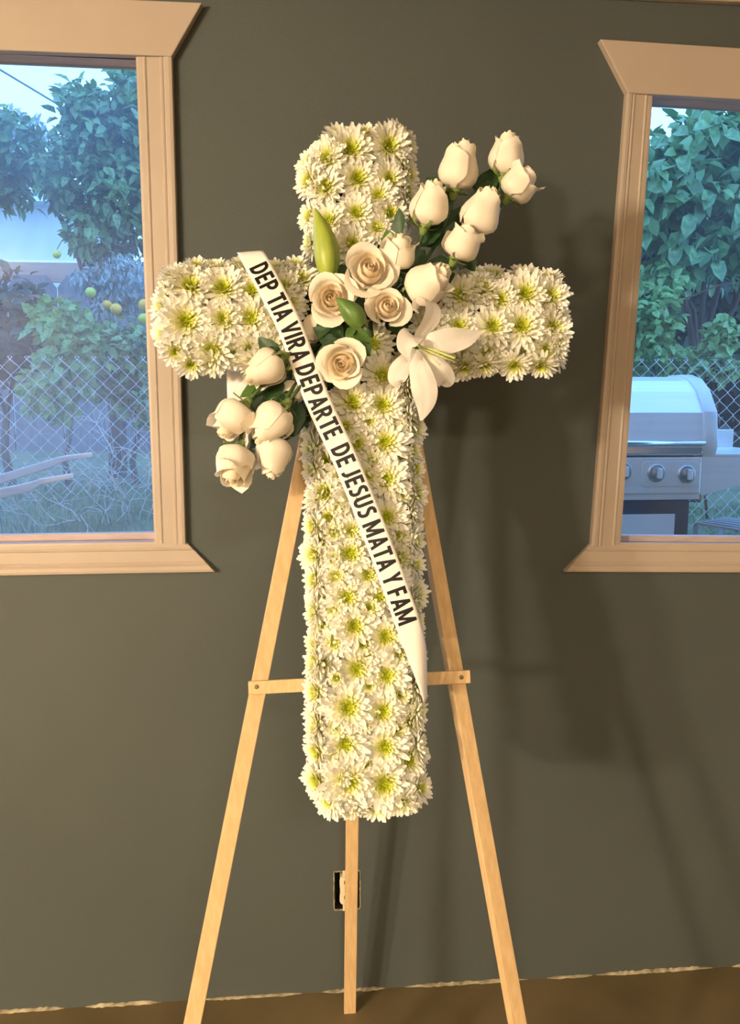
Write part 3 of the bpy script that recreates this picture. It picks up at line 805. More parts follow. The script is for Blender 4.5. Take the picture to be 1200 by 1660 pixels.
lily = thing('lily', 'large white trumpet lily with backward curling petals at the inner corner below the right arm', 'lily', CP(672, 565, .02))
LS = PX * 0.98
def LQ(px, py, w): return CP(px, py, w)
N_, Ux, Vx = NRM, Vector((1, 0, 0)), VUP
petals = [
    # upward petal whose tip rolls over to the left
    ([LQ(676, 560, .040), LQ(681, 543, .060), LQ(694, 525, .068), LQ(702, 508, .068), LQ(700, 493, .066), LQ(689, 486, .062), LQ(677, 489, .058), (LQ(673, 500, .055)), LQ(679, 508, .055)], [7, 13, 17, 18, 17, 15, 11, 7, 2], [N_] * 9, .05, Ux * .8 - N_ * .6),
    # right petal
    ([LQ(674, 560, .036), LQ(700, 556, .052), LQ(730, 552, .052), LQ(758, 547, .046), LQ(781, 537, .036)], [7, 17, 21, 15, 1.5], [N_ + Vx * .1, N_ - Vx * .2, N_ - Vx * .2, N_ - Vx * .1, N_], .08),
    # lower right petal
    ([LQ(676, 566, .036), LQ(698, 585, .050), LQ(715, 604, .048), LQ(724, 618, .036), LQ(718, 626, .026)], [7, 15, 20, 17, 3], [N_, N_ - Ux * .1, N_ + Ux * .1, N_ + Ux * .3 - Vx * .3, N_ - Vx], .06),
    # big lower petal
    ([LQ(674, 566, .042), LQ(680, 595, .064), LQ(688, 625, .066), LQ(690, 652, .056), LQ(683, 682, .034)], [7, 17, 22, 18, 2], [N_, N_ - Ux * .05, N_ + Ux * .05, N_, N_], -.12),
    # lower left petal
    ([LQ(670, 564, .044), LQ(660, 583, .058), LQ(648, 601, .056), LQ(642, 616, .046), LQ(645, 629, .034)], [6, 13, 17, 14, 1.5], [N_, N_ + Ux * .2, N_ + Ux * .2, N_ - Ux * .2, N_ - Vx * .5], -.10),
    # front petal folded towards the viewer
    ([LQ(677, 556, .040), LQ(673, 545, .066), LQ(664, 547, .080), LQ(657, 562, .084), LQ(663, 581, .078)], [6, 15, 19, 14, 1.5], [N_ * .4 + Vx - Ux * .3, N_ + Vx * .6, N_ + Vx * .1, N_, N_], .06),
]
for p in petals:
    strip_petal(p[0], [x * LS for x in p[1]], p[2], p[3], -.06, .05, side=p[4] if len(p) > 4 else None).build('petal', 'lily_petal', lily, True)
for k, (tx, ty) in enumerate(((741, 588), (728, 584), (735, 577), (714, 592), (722, 571))):
    a, b = LQ(676, 560, .046), LQ(tx, ty, .074)
    m_ = (a + b) / 2 - Vx * .004 + N_ * .010
    st = MB().tube([a, m_, b], [.0012, .0011, .0008], 6).build('stamen', 'lily_stamen', lily, True)
MB().tube([LQ(676, 560, .045), LQ(705, 568, .066), LQ(738, 581, .082)], [.0017, .0016, .0020], 7).build('pistil', 'lily_stamen', lily, True)
MB().tube([LQ(674, 562, .044), LQ(668, 560, .02), LQ(650, 545, -.03)], [.006, .005, .0045], 8).build('stem', 'stem_green', lily, True)

# --- lily buds
def lily_bud(label, base, tip, w0, w1, rad_px, m, bend, leaves=()):
    A, B = CP(*base, w0), CP(*tip, w1)
    root = thing('lily_bud', label, 'flower bud', A)
    ax = (B - A); L = ax.length; ax.normalize(); x = ax.cross(N_).normalized(); y = ax.cross(x)
    r = rad_px * PX
    for s in range(3):
        rows = []
        for i in range(13):
            t = i / 12
            rr = r * (math.sin(math.pi * min(1, (t * .93 + .07)) ** .75) ** .8 if t < .999 else .03)
            rr = max(rr, r * .08)
            c = A + ax * (L * t) + x * (bend * math.sin(t * math.pi) * r)
            row = []
            for j in range(9):
                f = j / 8 * 2 - 1; an = s * 2.0944 + R(20) + f * R(60)
                rad = rr * (1 + .10 * (1 - f * f) - .05 * abs(f) ** 6)
                row.append(c + (x * math.cos(an) + y * math.sin(an)) * rad)
            rows.append(row)
        MB().grid(rows).build('tepal', m, root, True)
    MB().tube([A + ax * .002, A - ax * .02, CP(600, 520, -.03)], [.0045, .004, .004], 8).build('stem', 'stem_green', root, True)
    for (bx, by, tx, ty, w) in leaves:
        inst('leaf', FRESH_LEAF, root, leaf_matrix(CP(bx, by, w), CP(tx, ty, w + .006), N_ + Vx * .4))
lily_bud('long yellow-green lily bud standing upright left of the cross top', (534, 452), (511, 338), .03, .045, 20, 'bud_green', .25)
lily_bud('short dark green lily bud in front of the open roses', (588, 528), (546, 483), .085, .095, 16, 'bud_dark', .1, [(575, 535, 602, 572, .05), (575, 530, 560, 548, .05)])

# ------------------------------------------------------------------ the ribbon
cen = [(402, 398, 0.006), (411, 417, .020), (440, 470, .032), (470, 530, .034), (496, 600, .036), (520, 660, .034), (560, 745, .030), (599, 840, .028), (633, 930, .026), (666, 1022, .022), (690, 1085, .018), (708, 1132, .012)]
def crv(L, x):
    m = len(L) - 1; i = min(int(x), m - 1); f = x - i
    p0, p1, p2, p3 = L[max(i - 1, 0)], L[i], L[i + 1], L[min(i + 2, m)]
    return ((p1 * 2) + (p2 - p0) * f + (p0 * 2 - p1 * 5 + p2 * 4 - p3) * f * f + (p1 * 3 - p0 - p2 * 3 + p3) * f ** 3) * .5
cuv = []
for px, py, w in cen:
    u, v = uv(px, py, w); cuv.append(Vector((u, v, w)))
NS = 180
line = [crv(cuv, i / NS * (len(cuv) - 1)) for i in range(NS + 1)]
arc = [0.0]
for i in range(NS): arc.append(arc[-1] + (line[i + 1] - line[i]).length)
RW = 20.8 * PX                                    # half width
ue = uv(672, 1050, .015)[0]; ve = uv(410, 419, .015)[1]
def wrap(u, v, w):
    rad = .022
    if u > ue:
        e = u - ue; a = min(e / rad, math.pi / 2)
        u = ue + rad * math.sin(a); w = w - rad * (1 - math.cos(a)) - max(0, e - rad * math.pi / 2)
    if v > ve:
        e = v - ve; a = min(e / rad, math.pi / 2)
        v = ve + rad * math.sin(a); w = w - rad * (1 - math.cos(a)) - max(0, e - rad * math.pi / 2)
    return u, v, w
def rib(s, b, lift=0.0):
    """s: arc length along the band, b: -1..1 across (left..right edge)"""
    s = max(0, min(arc[-1] - 1e-6, s)); i = max(0, min(NS - 1, int(np.searchsorted(arc, s)) - 1))
    f = (s - arc[i]) / (arc[i + 1] - arc[i]); p = line[i].lerp(line[i + 1], f)
    t0 = line[max(i - 4, 0)]; t1 = line[min(i + 5, NS)]; tg = Vector((t1.x - t0.x, t1.y - t0.y)).normalized()
    nx, ny = -tg.y, tg.x                          # to the right of the downward band
    u, v, w = p.x + nx * b * RW, p.y + ny * b * RW, p.z - .0006 * b * b
    u, v, w = wrap(u, v, w)
    return P3(u, v, w + lift)
ribbon = thing('memorial_ribbon', 'white satin ribbon with black capital letters running diagonally down the flower cross', 'ribbon', P3(*line[0]))
rows = []
for i in range(121):
    s = arc[-1] * i / 120
    rows.append([rib(s, -1 + 2 * k / 8) for k in range(9)])
mb = MB().grid(rows)
o = mb.build('band', 'satin', ribbon, True)
sd = o.modifiers.new('thickness', 'SOLIDIFY'); sd.thickness = .0004; sd.offset = -1
# tail behind the left arm
rows = []
tl = [(400, 428, -.050), (396, 434, -.085), (390, 446, -.098), (386, 500, -.100), (386, 590, -.098), (388, 655, -.096)]
for px, py, w in tl:
    c = CP(px, py, w); d = CAM - c
    rows.append([c + Ux * (s * 21 * PX) + N_ * (.002 * math.sin(s * 3 + py)) for s in (-1, -.5, 0, .5, 1)])
o = MB().grid(rows).build('back_tail', 'satin', ribbon, True)
sd = o.modifiers.new('thickness', 'SOLIDIFY'); sd.thickness = .0004
# lettering
TK = .185                                         # stroke weight of the capitals
def arcpts(cx, cy, rx, ry, a0, a1, n=8):
    return [(cx + rx * math.cos(R(a0 + (a1 - a0) * k / n)), cy + ry * math.sin(R(a0 + (a1 - a0) * k / n))) for k in range(n + 1)]
h_ = TK / 2
GL = {  # width, strokes (polylines), filled quads
 'D': (.58, [[(h_, h_), (h_, 1 - h_), (.24, 1 - h_)] + arcpts(.24, .5, .255, .5 - h_, 84, -84, 12) + [(.24, h_), (h_, h_)]], []),
 'E': (.46, [[(h_, 0), (h_, 1)], [(h_, 1 - h_), (.46, 1 - h_)], [(h_, .51), (.43, .51)], [(h_, h_), (.46, h_)]], []),
 'F': (.44, [[(h_, 0), (h_, 1)], [(h_, 1 - h_), (.44, 1 - h_)], [(h_, .49), (.42, .49)]], []),
 'P': (.54, [[(h_, 0), (h_, 1)], [(h_, 1 - h_), (.24, 1 - h_)] + arcpts(.24, .68, .215, .32 - h_, 84, -84, 10) + [(.24, .36 + h_), (h_, .36 + h_)]], []),
 'R': (.56, [[(h_, 0), (h_, 1)], [(h_, 1 - h_), (.24, 1 - h_)] + arcpts(.24, .69, .205, .31 - h_, 84, -84, 10) + [(.24, .38 + h_), (h_, .38 + h_)]], [[(.20, .46), (.37, .46), (.57, 0), (.375, 0)]]),
 'T': (.52, [[(0, 1 - h_), (.52, 1 - h_)], [(.26, 0), (.26, 1)]], []),
 'I': (.175, [[(h_, 0), (h_, 1)]], []),
 'A': (.62, [[(.14, .29), (.48, .29)]], [[(0, 0), (.175, 0), (.395, 1), (.225, 1)], [(.62, 0), (.445, 0), (.225, 1), (.395, 1)]]),
 'V': (.60, [], [[(0, 1), (.18, 1), (.385, 0), (.215, 0)], [(.60, 1), (.42, 1), (.215, 0), (.385, 0)]]),
 'M': (.78, [[(h_, 0), (h_, 1)], [(.78 - h_, 0), (.78 - h_, 1)]], [[(0, 1), (.19, 1), (.465, .10), (.315, .10)], [(.78, 1), (.59, 1), (.315, .10), (.465, .10)]]),
 'Y': (.56, [[(.28, 0), (.28, .48)]], [[(0, 1), (.19, 1), (.367, .40), (.193, .40)], [(.56, 1), (.37, 1), (.193, .40), (.367, .40)]]),
 'J': (.34, [[(.34 - h_, 1), (.34 - h_, .28)] + arcpts(.06, .28, .28 - h_, .28 - h_, 0, -85, 7) + [(0, h_)]], []),
 'U': (.56, [[(h_, 1), (h_, .30)] + arcpts(.28, .30, .28 - h_, .30 - h_, 180, 360, 12) + [(.56 - h_, 1)]], []),
 'S': (.48, [[(.43, .875), (.34, .91), (.25, .915), (.16, .885), (.105, .82), (.095, .73), (.13, .645), (.20, .585), (.27, .535), (.345, .475), (.385, .40), (.39, .29), (.36, .18), (.29, .11), (.21, .085), (.13, .095), (.03, .14)]], []),
}
LV, LF = [], []
def quad_strip(L, Rr):
    b = len(LV)
    for p, q_ in zip(L, Rr): LV.append(p); LV.append(q_)
    for i in range(len(L) - 1): LF.append((b + 2 * i, b + 2 * i + 1, b + 2 * i + 3, b + 2 * i + 2))
def densify(pts, step=.12):
    o_ = [pts[0]]
    for p, q_ in zip(pts, pts[1:]):
        n = max(1, int(math.hypot(q_[0] - p[0], q_[1] - p[1]) / step))
        o_ += [lerp2(p, q_, (k + 1) / n) for k in range(n)]
    return o_
def stroke(pts, x):
    Ls, Rs = [], []; m = len(pts); closed = pts[0] == pts[-1]
    for i in range(m):
        a_ = pts[i - 1] if i else (pts[-2] if closed else None); c_ = pts[i + 1] if i < m - 1 else (pts[1] if closed else None)
        d1 = Vector((pts[i][0] - a_[0], pts[i][1] - a_[1])).normalized() if a_ else None
        d2 = Vector((c_[0] - pts[i][0], c_[1] - pts[i][1])).normalized() if c_ else None
        d1 = d1 or d2; d2 = d2 or d1
        n1, n2 = Vector((-d1.y, d1.x)), Vector((-d2.y, d2.x)); mt = (n1 + n2).normalized(); k = h_ / max(.5, mt.dot(n1))
        Ls.append((pts[i][0] + mt.x * k + x, pts[i][1] + mt.y * k)); Rs.append((pts[i][0] - mt.x * k + x, pts[i][1] - mt.y * k))
    L2, R2 = [Ls[0]], [Rs[0]]
    for i in range(m - 1):
        n = max(1, int(math.hypot(pts[i + 1][0] - pts[i][0], pts[i + 1][1] - pts[i][1]) / .12))
        for k in range(n):
            L2.append(lerp2(Ls[i], Ls[i + 1], (k + 1) / n)); R2.append(lerp2(Rs[i], Rs[i + 1], (k + 1) / n))
    quad_strip(L2, R2)
xc = 0.0
for ch in 'DEP TIA VIRA DEPARTE  DE JESUS MATA Y FAM':
    if ch == ' ': xc += .22; continue
    wd_, st_, fl_ = GL[ch]
    for pl_ in st_: stroke(pl_, xc)
    for q4 in fl_:
        n = 9
        quad_strip([(lerp2(q4[0], q4[3], k / n)[0] + xc, lerp2(q4[0], q4[3], k / n)[1]) for k in range(n + 1)], [(lerp2(q4[1], q4[2], k / n)[0] + xc, lerp2(q4[1], q4[2], k / n)[1]) for k in range(n + 1)])
    xc += wd_ + (.115 if ch not in 'ATVY' else .075)
def arc_at(py):
    best = min(range(NS + 1), key=lambda i: abs(proj(P3(*line[i]))[1] - py)); return arc[best]
s0, s1 = arc_at(430), arc_at(1013)
TH = .76
V = [rib(s0 + (s1 - s0) * x_ / (xc - .1), (y_ * 2 - 1) * TH, .0007) for x_, y_ in LV]
Fl = LF
obj('lettering', V, Fl, 'ink', ribbon)

# ------------------------------------------------------------------ outside
def gz(x, y):
    left = 0.86 + 0.16 * smooth01((y - .5) / 1.4)
    right = 0.36 + 0.50 * smooth01((y - 1.35) / .6)
    k = smooth01((x - 0.15) / .5)
    base = left * (1 - k) + right * k
    if y > 2.2: base += (1.05 - base) * smooth01((y - 2.2) / 3)
    return base + .012 * math.sin(x * 7 + y * 3) * math.sin(y * 6)
rows = []
for i in range(60):
    y = WT + (i / 59) ** 1.6 * 14
    rows.append([Vector((-9 + 20 * k / 100, y, gz(-9 + 20 * k / 100, y))) for k in range(101)])
tag(fixnormals(MB().grid(rows).build('ground', 'soil', smooth=True)), 'grassy yard ground outside the windows', kind='structure')
rg = random.Random(5)
V, Fc = [], []
for k in range(16000):
    if k % 4: x, y = rg.uniform(-1.9, 0.3), WT + .12 + 2.2 * rg.random()
    else: x, y = rg.uniform(.5, 2.6), rg.uniform(1.25, 2.5)
    z = gz(x, y); h = rg.uniform(.02, .06); a = rg.random() * 6.28; ln = rg.uniform(.2, .9) * h; w = rg.uniform(.0015, .003)
    dx, dy = math.cos(a), math.sin(a); b = len(V)
    V += [(x - dy * w, y + dx * w, z - .004), (x + dy * w, y - dx * w, z - .004), (x + dx * ln * .4 + dy * w * .8, y + dy * ln * .4 - dx * w * .8, z + h * .65), (x + dx * ln * .4 - dy * w * .8, y + dy * ln * .4 + dx * w * .8, z + h * .65), (x + dx * ln, y + dy * ln, z + h)]
    Fc += [(b, b + 1, b + 2, b + 3), (b + 3, b + 2, b + 4)]
tag(obj('grass', V, Fc, 'grass_blade'), 'short weedy grass in the yard outside the windows', 'grass', kind='stuff')

# --- chain-link fence
FY = 1.85
DW = 25.0 / F * 3.62
ztop = onY(120, 582, FY).z; zbot = .80
fence = thing('chain_link_fence', 'galvanised chain-link fence crossing the yard behind both windows', 'fence', (0, FY, zbot))
def wire_mesh(flip):
    pts, n = [], int((ztop - zbot) / (DW / 2))
    for i in range(n + 1):
        s = (i + flip) % 2
        zc_ = ztop - i * DW / 2
        xx = DW / 2 if s else 0
        pts.append(Vector((xx + (.002 if s else -.002), .0022 * (1 if i % 2 else -1), zc_ - zbot)))
    # knuckled end
    e = pts[0]
    top = [e + Vector((.008 if flip else -.008, .002, .010)), e + Vector((.003, .004, .012))]
    return MB().tube([top[1], top[0]] + pts, .00165, 4)
WIR = []
for fl in (0, 1):
    w_ = wire_mesh(fl); WIR.append(mesh('wire', w_.V, w_.F, 'zinc_wire', True))
xl, xr = -2.1, 3.6
nW = int((xr - xl) / (DW / 2))
for k in range(nW):
    inst('wire', WIR[k % 2], fence, Matrix.Translation((xl + k * DW / 2, FY + (.002 if k % 2 else 0), zbot)))
for x in (-1.95, .30, 3.2):
    MB().tube([(x, FY + .04, .3), (x, FY + .04, ztop + .05)], .022, 12).build('post', 'galvanised', fence, True)

# --- leaf foliage helpers
def leaf_shape(wid, fold=.25, droop=.2):
    P = [(0, 0, 0), (.28, wid * .85, .06 + fold * wid), (.28, 0, 0), (.28, -wid * .85, .06 + fold * wid), (.66, wid * .8, fold * wid - droop * .35), (.66, 0, -droop * .4), (.66, -wid * .8, fold * wid - droop * .35), (1, 0, -droop)]
    Q = [(0, 2, 1), (0, 3, 2), (1, 2, 5, 4), (2, 3, 6, 5), (4, 5, 7), (5, 6, 7)]
    return np.array(P), Q
def foliage(root, ell, count, lsize, wid, matname, seed, shell=.55, single=300, droop=.3, face=.6, name='leaf', box=None):
    rd = np.random.default_rng(seed)
    P, Q = leaf_shape(wid)
    vol = np.array([e[3] * e[4] * e[5] for e in ell]) ** .75; vol = vol / vol.sum()
    pts, mats = [], []
    which = rd.choice(len(ell), size=count, p=vol)
    for e in which:
        c, rx, ry, rz = np.array(ell[e][:3]), *ell[e][3:6]
        d = rd.normal(size=3); d /= np.linalg.norm(d)
        if rd.random() < face: d[1] = -abs(d[1])
        r = shell + (1 - shell) * rd.random() ** .6
        if rd.random() < .12: r *= 1.12
        p = c + d * r * np.array([rx, ry, rz])
        # leaf points outward, sideways and down; its upper face looks up and out
        x = d * .5 + rd.normal(size=3) * .75 + np.array([0, -.2, -droop]); x /= np.linalg.norm(x)
        z = d * .5 + np.array([0, -.35, .75]) + rd.normal(size=3) * .4; z = z - x * z.dot(x); z /= np.linalg.norm(z)
        y = np.cross(z, x); s = lsize * rd.uniform(.65, 1.2)
        mats.append((p, x, y, z, s))
    # the leaves that show largest through the windows become separate parts
    score = []
    for k, (p, x, y, z, s) in enumerate(mats):
        px, py, dep = proj(p)
        vis = (-30 < px < 262 and 90 < py < 880) or (995 < px < 1230 and 150 < py < 885)
        score.append((s / dep if vis and dep > 0 else 0) * (1.0 if p[1] < np.median([0]) else 1.0))
    order = np.argsort([-(sc_) + .000001 * mats[k][0][1] for k, sc_ in enumerate(score)])
    sing = set(int(i) for i in order[:single] if score[int(i)] > 0)
    me = mesh(name, [tuple(v) for v in P], Q, matname, True)
    V, Fc = [], []
    for k, (p, x, y, z, s) in enumerate(mats):
        if k in sing:
            M = Matrix(((x[0] * s, y[0] * s, z[0] * s, p[0]), (x[1] * s, y[1] * s, z[1] * s, p[1]), (x[2] * s, y[2] * s, z[2] * s, p[2]), (0, 0, 0, 1)))
            inst(name, me, root, M)
        else:
            b = len(V); W = p + s * (P[:, :1] * x + P[:, 1:2] * y + P[:, 2:3] * z)
            V += [tuple(v) for v in W]; Fc += [tuple(i + b for i in f) for f in Q]
    if V:
        obj('foliage', V, Fc, matname, root, True, kind='stuff')
def EL(px, py, Y, rx, ry, ryy=.5):
    c = onY(px, py, Y); d = (c - CAM).dot(FWD) / F
    return (c.x, c.y, c.z, rx * d, ryy, ry * d)
def branches(root, base, tips, r0, name='trunk', m='bark', seed=1):
    rd = random.Random(seed); base = Vector(base)
    tips = [Vector(t) for t in tips]; c = sum(tips, Vector()) / len(tips)
    fork = base.lerp(c, .45)
    MB().tube([base, base.lerp(fork, .5) + Vector((rd.uniform(-.04, .04), 0, 0)), fork], [r0, r0 * .85, r0 * .7], 8).build(name, m, root, True)
    for t in tips:
        md = fork.lerp(t, .5) + Vector((rd.uniform(-.08, .08), rd.uniform(-.08, .08), .05))
        MB().tube([fork, fork.lerp(md, .5) + Vector((0, 0, .02)), md, t], [r0 * .5, r0 * .4, r0 * .28, r0 * .1], 6).build('branch', m, root, True)

# --- left yard
TY = 3.0
el = [EL(178, 240, TY, 70, 75), EL(225, 165, TY, 30, 45), EL(205, 330, TY, 60, 70), EL(130, 300, TY, 55, 55), EL(25, 245, TY, 65, 48, .35), EL(15, 300, TY, 45, 40, .3), EL(150, 205, TY, 40, 40), EL(260, 260, TY, 60, 120), EL(165, 395, TY, 40, 35), EL(-60, 270, TY, 70, 70)]
t = thing('citrus_tree', 'tall leafy citrus tree behind the fence in the left window', 'tree', onY(190, 760, TY))
t.location.z = 0.98; WM[t.name] = Matrix.Translation(t.location)
foliage(t, el, 6500, .075, .27, 'citrus_leaf', 3, .25)
branches(t, t.location, [onY(150, 200, TY), onY(220, 170, TY), onY(40, 250, TY), onY(200, 320, TY), onY(110, 300, TY)], .06, seed=2)
el = [EL(20, 490, 2.5, 60, 45, .3), EL(-40, 560, 2.5, 80, 80, .3), EL(40, 560, 2.45, 60, 50, .3)]
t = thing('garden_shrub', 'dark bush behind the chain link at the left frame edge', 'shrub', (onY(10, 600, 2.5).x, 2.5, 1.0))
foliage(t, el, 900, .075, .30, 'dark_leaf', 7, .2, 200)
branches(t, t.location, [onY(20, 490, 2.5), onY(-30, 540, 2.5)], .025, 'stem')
el = [EL(105, 530, 2.3, 48, 42, .25), EL(120, 600, 2.25, 45, 50, .25), EL(85, 640, 2.2, 40, 40, .2), EL(150, 570, 2.3, 35, 40, .25)]
t = thing('garden_shrub', 'fresh green young citrus bush in the middle of the left window', 'shrub', (onY(110, 700, 2.3).x, 2.3, 1.0))
foliage(t, el, 800, .080, .32, 'shrub_leaf', 9, .2, 300)
branches(t, t.location, [onY(105, 520, 2.3), onY(140, 570, 2.3), onY(90, 600, 2.3)], .02, 'stem')
el = [EL(215, 570, 2.5, 55, 50, .25), EL(235, 640, 2.5, 50, 60, .25), EL(190, 620, 2.5, 40, 40, .2)]
t = thing('garden_shrub', 'low dark bush behind the fence next to the right jamb of the left window', 'shrub', (onY(220, 720, 2.5).x, 2.5, 1.0))
foliage(t, el, 700, .070, .30, 'citrus_leaf', 12, .2, 200)
branches(t, t.location, [onY(210, 570, 2.5), onY(240, 620, 2.5)], .02, 'stem')
el = [EL(205, 455, 2.7, 45, 45, .2), EL(180, 500, 2.7, 25, 28, .15), EL(150, 455, 2.75, 32, 22, .2)]
t = thing('hanging_vine', 'pale silvery clump of withered vine hanging over the oranges', 'vine', (onY(205, 455, 2.7)))
foliage(t, el, 900, .055, .16, 'pale_leaf', 15, .3, 150, 1.2)
MB().tube([onY(215, 420, 2.72), onY(212, 330, 2.8), onY(215, 280, 2.9)], [.006, .008, .01], 6).build('stem', 'bark', t, True)
# fruit
def fruit(px, py, Y, r_px, m, label, name, cat):
    c = onY(px, py, Y); r = r_px * (c - CAM).dot(FWD) / F
    root = thing(name, label, cat, c, 'citrus fruit on the tree')
    prof = [(0, -1), (.35, -.93), (.7, -.7), (.95, -.28), (1, .05), (.9, .45), (.62, .78), (.3, .93), (.08, .95), (0, .93)]
    MB().lathe(c, (0.1, 0, 1), [(a * r, b * r) for a, b in prof], 14).build('fruit_body', m, root, True)
    MB().tube([c + Vector((0, 0, .9 * r)), c + Vector((.01, 0, 1.6 * r)), c + Vector((.012, .04, 3 * r)), c + Vector((.03, .16, 7 * r)), c + Vector((.08, .34, 11 * r))], [.002, .002, .0025, .003, .004], 5).build('stalk', 'bark', root, True)
fruit(147, 474, 2.45, 8.5, 'lemon', 'round green-yellow citrus hanging left of the silvery vine', 'lemon', 'fruit')
fruit(92, 412, 2.5, 7, 'lemon', 'small green citrus hanging at the end of the fence rail', 'lemon', 'fruit')
fruit(188, 501, 2.45, 9.5, 'orange', 'bright orange citrus under the silvery vine, the more orange of two touching', 'orange', 'fruit')
fruit(174, 494, 2.5, 7.5, 'orange', 'smaller orange citrus left of the bright one under the vine', 'orange', 'fruit')
fruit(234, 494, 2.45, 9.5, 'orange', 'upper of two yellow-orange citrus beside the window casing', 'orange', 'fruit')
fruit(233, 517, 2.45, 9.5, 'lemon', 'lower, greener of two citrus beside the window casing', 'lemon', 'fruit')
# wooden fence behind
WY = 5.2
bf = thing('board_fence', 'weathered dark board fence with pinkish top rail behind the left bushes', 'fence', (-3, WY, .9))
zr0, zr1 = onY(50, 440, WY).z, onY(50, 424, WY).z
bw_ = 75 / F * (WY + 1.75)
xg = onY(92, 470, WY).x
zt = onY(92, 446, WY).z
bme = MB().prism([(.008, 0, 0), (bw_ - .008, 0, 0), (bw_ - .008, 0, zt - .95 - .10), (bw_ - .09, 0, zt - .95), (.09, 0, zt - .95), (.008, 0, zt - .95 - .10)], (0, .03, 0))
bme = mesh('board', bme.V, bme.F, 'fence_board')
for k in range(-7, 22):
    inst('board', bme, bf, Matrix.Translation((xg + k * bw_, WY, .95)))
MB().box((xg - 7 * bw_, WY + .035, zr0 - .08), (xg + 22 * bw_, WY + .075, zr1)).build('rail', 'fence_rail', bf)
MB().box((xg - 7 * bw_, WY + .035, 1.1), (xg + 22 * bw_, WY + .075, 1.2)).build('rail', 'fence_rail', bf)
# neighbour's house
HY = 9.0
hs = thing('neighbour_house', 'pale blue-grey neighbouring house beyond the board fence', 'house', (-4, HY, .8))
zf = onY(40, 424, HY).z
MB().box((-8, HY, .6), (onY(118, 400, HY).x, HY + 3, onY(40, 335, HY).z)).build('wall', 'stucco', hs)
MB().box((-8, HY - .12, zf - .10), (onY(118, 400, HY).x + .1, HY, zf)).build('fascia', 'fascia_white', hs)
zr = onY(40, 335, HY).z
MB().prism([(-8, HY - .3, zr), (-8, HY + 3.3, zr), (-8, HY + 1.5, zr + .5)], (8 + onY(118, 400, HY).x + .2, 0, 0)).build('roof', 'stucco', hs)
# distant tree left
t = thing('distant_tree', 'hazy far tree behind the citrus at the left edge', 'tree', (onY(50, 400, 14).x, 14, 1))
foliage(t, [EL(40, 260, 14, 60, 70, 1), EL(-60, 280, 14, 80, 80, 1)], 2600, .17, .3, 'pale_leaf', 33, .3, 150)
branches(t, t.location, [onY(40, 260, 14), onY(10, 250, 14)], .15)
# power line
tag(MB().tube([onY(-140, 28, 8), onY(0, 113, 8), onY(95, 170, 8), onY(300, 296, 8)], .011, 6).build('power_line', 'cable_black', smooth=True), 'thin overhead cable crossing the sky in the left window', 'cable')

# wheelbarrow lying with its handles towards the window
def at_ground(px, py, Y): return onY(px, py, Y)
wbY = 1.0
wbr = thing('wheelbarrow', 'wheelbarrow whose two pale wooden handles reach in at the left window edge', 'wheelbarrow', (onY(-150, 830, wbY).x, wbY, .9))
for (pts, Y) in ((((-160, 825), (0, 777), (85, 751), (104, 743), (150, 737)), 1.12), (((-160, 850), (0, 800), (50, 789), (68, 780), (119, 771)), .92)):
    p = [onY(x, y, Y) for x, y in pts]
    hw = [.017, .017, .016, .010, .009]
    rows = []
    for c, h in zip(p, hw):
        rows.append([c + Vector((0, s * h * .8, tt * h)) for s, tt in ((-1, -1), (1, -1), (1, 1), (-1, 1))])
    mb = MB().grid(rows, True); n = len(rows) * 4
    mb.F += [(3, 2, 1, 0), (n - 4, n - 3, n - 2, n - 1)]
    bevel(mb.build('handle', 'handle_wood', wbr), .005, 3)
c = onY(-230, 840, 1.02)
mb = MB(); w2 = .26
ring = lambda x0, x1, hw, z: [Vector((x0, 1.02 - hw, z)), Vector((x1, 1.02 - hw, z)), Vector((x1, 1.02 + hw, z)), Vector((x0, 1.02 + hw, z))]
zb = gz(c.x, 1) + .16
rows = [ring(c.x - .28, c.x + .10, .14, zb), ring(c.x - .48, c.x + .22, .26, zb + .2), ring(c.x - .47, c.x + .21, .25, zb + .2), ring(c.x - .275, c.x + .095, .135, zb + .006)]
mb.grid(rows, True); mb.F += [(0, 1, 2, 3), (12, 13, 14, 15)]
fixnormals(mb.build('tray', 'barrow_tray', wbr))
MB().lathe((c.x - .52, 1.02 - .03, gz(c.x, 1) + .16), (0, 1, 0), [(.05, 0), (.15, 0), (.17, .02), (.17, .04), (.15, .06), (.05, .06)], 20).build('wheel', 'rubber', wbr, True)
for y in (.88, 1.16):
    MB().tube([(c.x + .08, y, zb + .03), (c.x + .12, y, gz(c.x, 1) - .01)], .012, 8).build('support_leg', 'galvanised', wbr, True)

# dry twigs in front of the fence
rt2 = random.Random(17)
def twig_cluster(mb, base, d, L, r, depth):
    pts = [base]; v = Vector(d).normalized()
    for k in range(4):
        v = (v + Vector((rt2.uniform(-.35, .35), rt2.uniform(-.3, .3), rt2.uniform(-.35, .25)))).normalized()
        pts.append(pts[-1] + v * L / 4)
    mb.tube(pts, [r, r * .85, r * .7, r * .5, r * .3], 4)
    if depth:
        for k in range(rt2.randint(3, 5)):
            p = pts[rt2.randint(1, 4)]
            twig_cluster(mb, p, v + Vector((rt2.uniform(-1, 1), rt2.uniform(-.7, .7), rt2.uniform(-.8, .7))), L * rt2.uniform(.4, .7), r * .6, depth - 1)
def twig_bush(label, spots, Y, L, d):
    root = None; mb = MB()
    for px, py in spots:
        p = onY(px, py, Y); 
        twig_cluster(mb, p, Vector((rt2.uniform(-.6, .6), rt2.uniform(-.3, .3), d)), L, .0028, 2)
    o = mb.build('dry_branches', 'twig', smooth=False)
    return tag(o, label, 'branches')
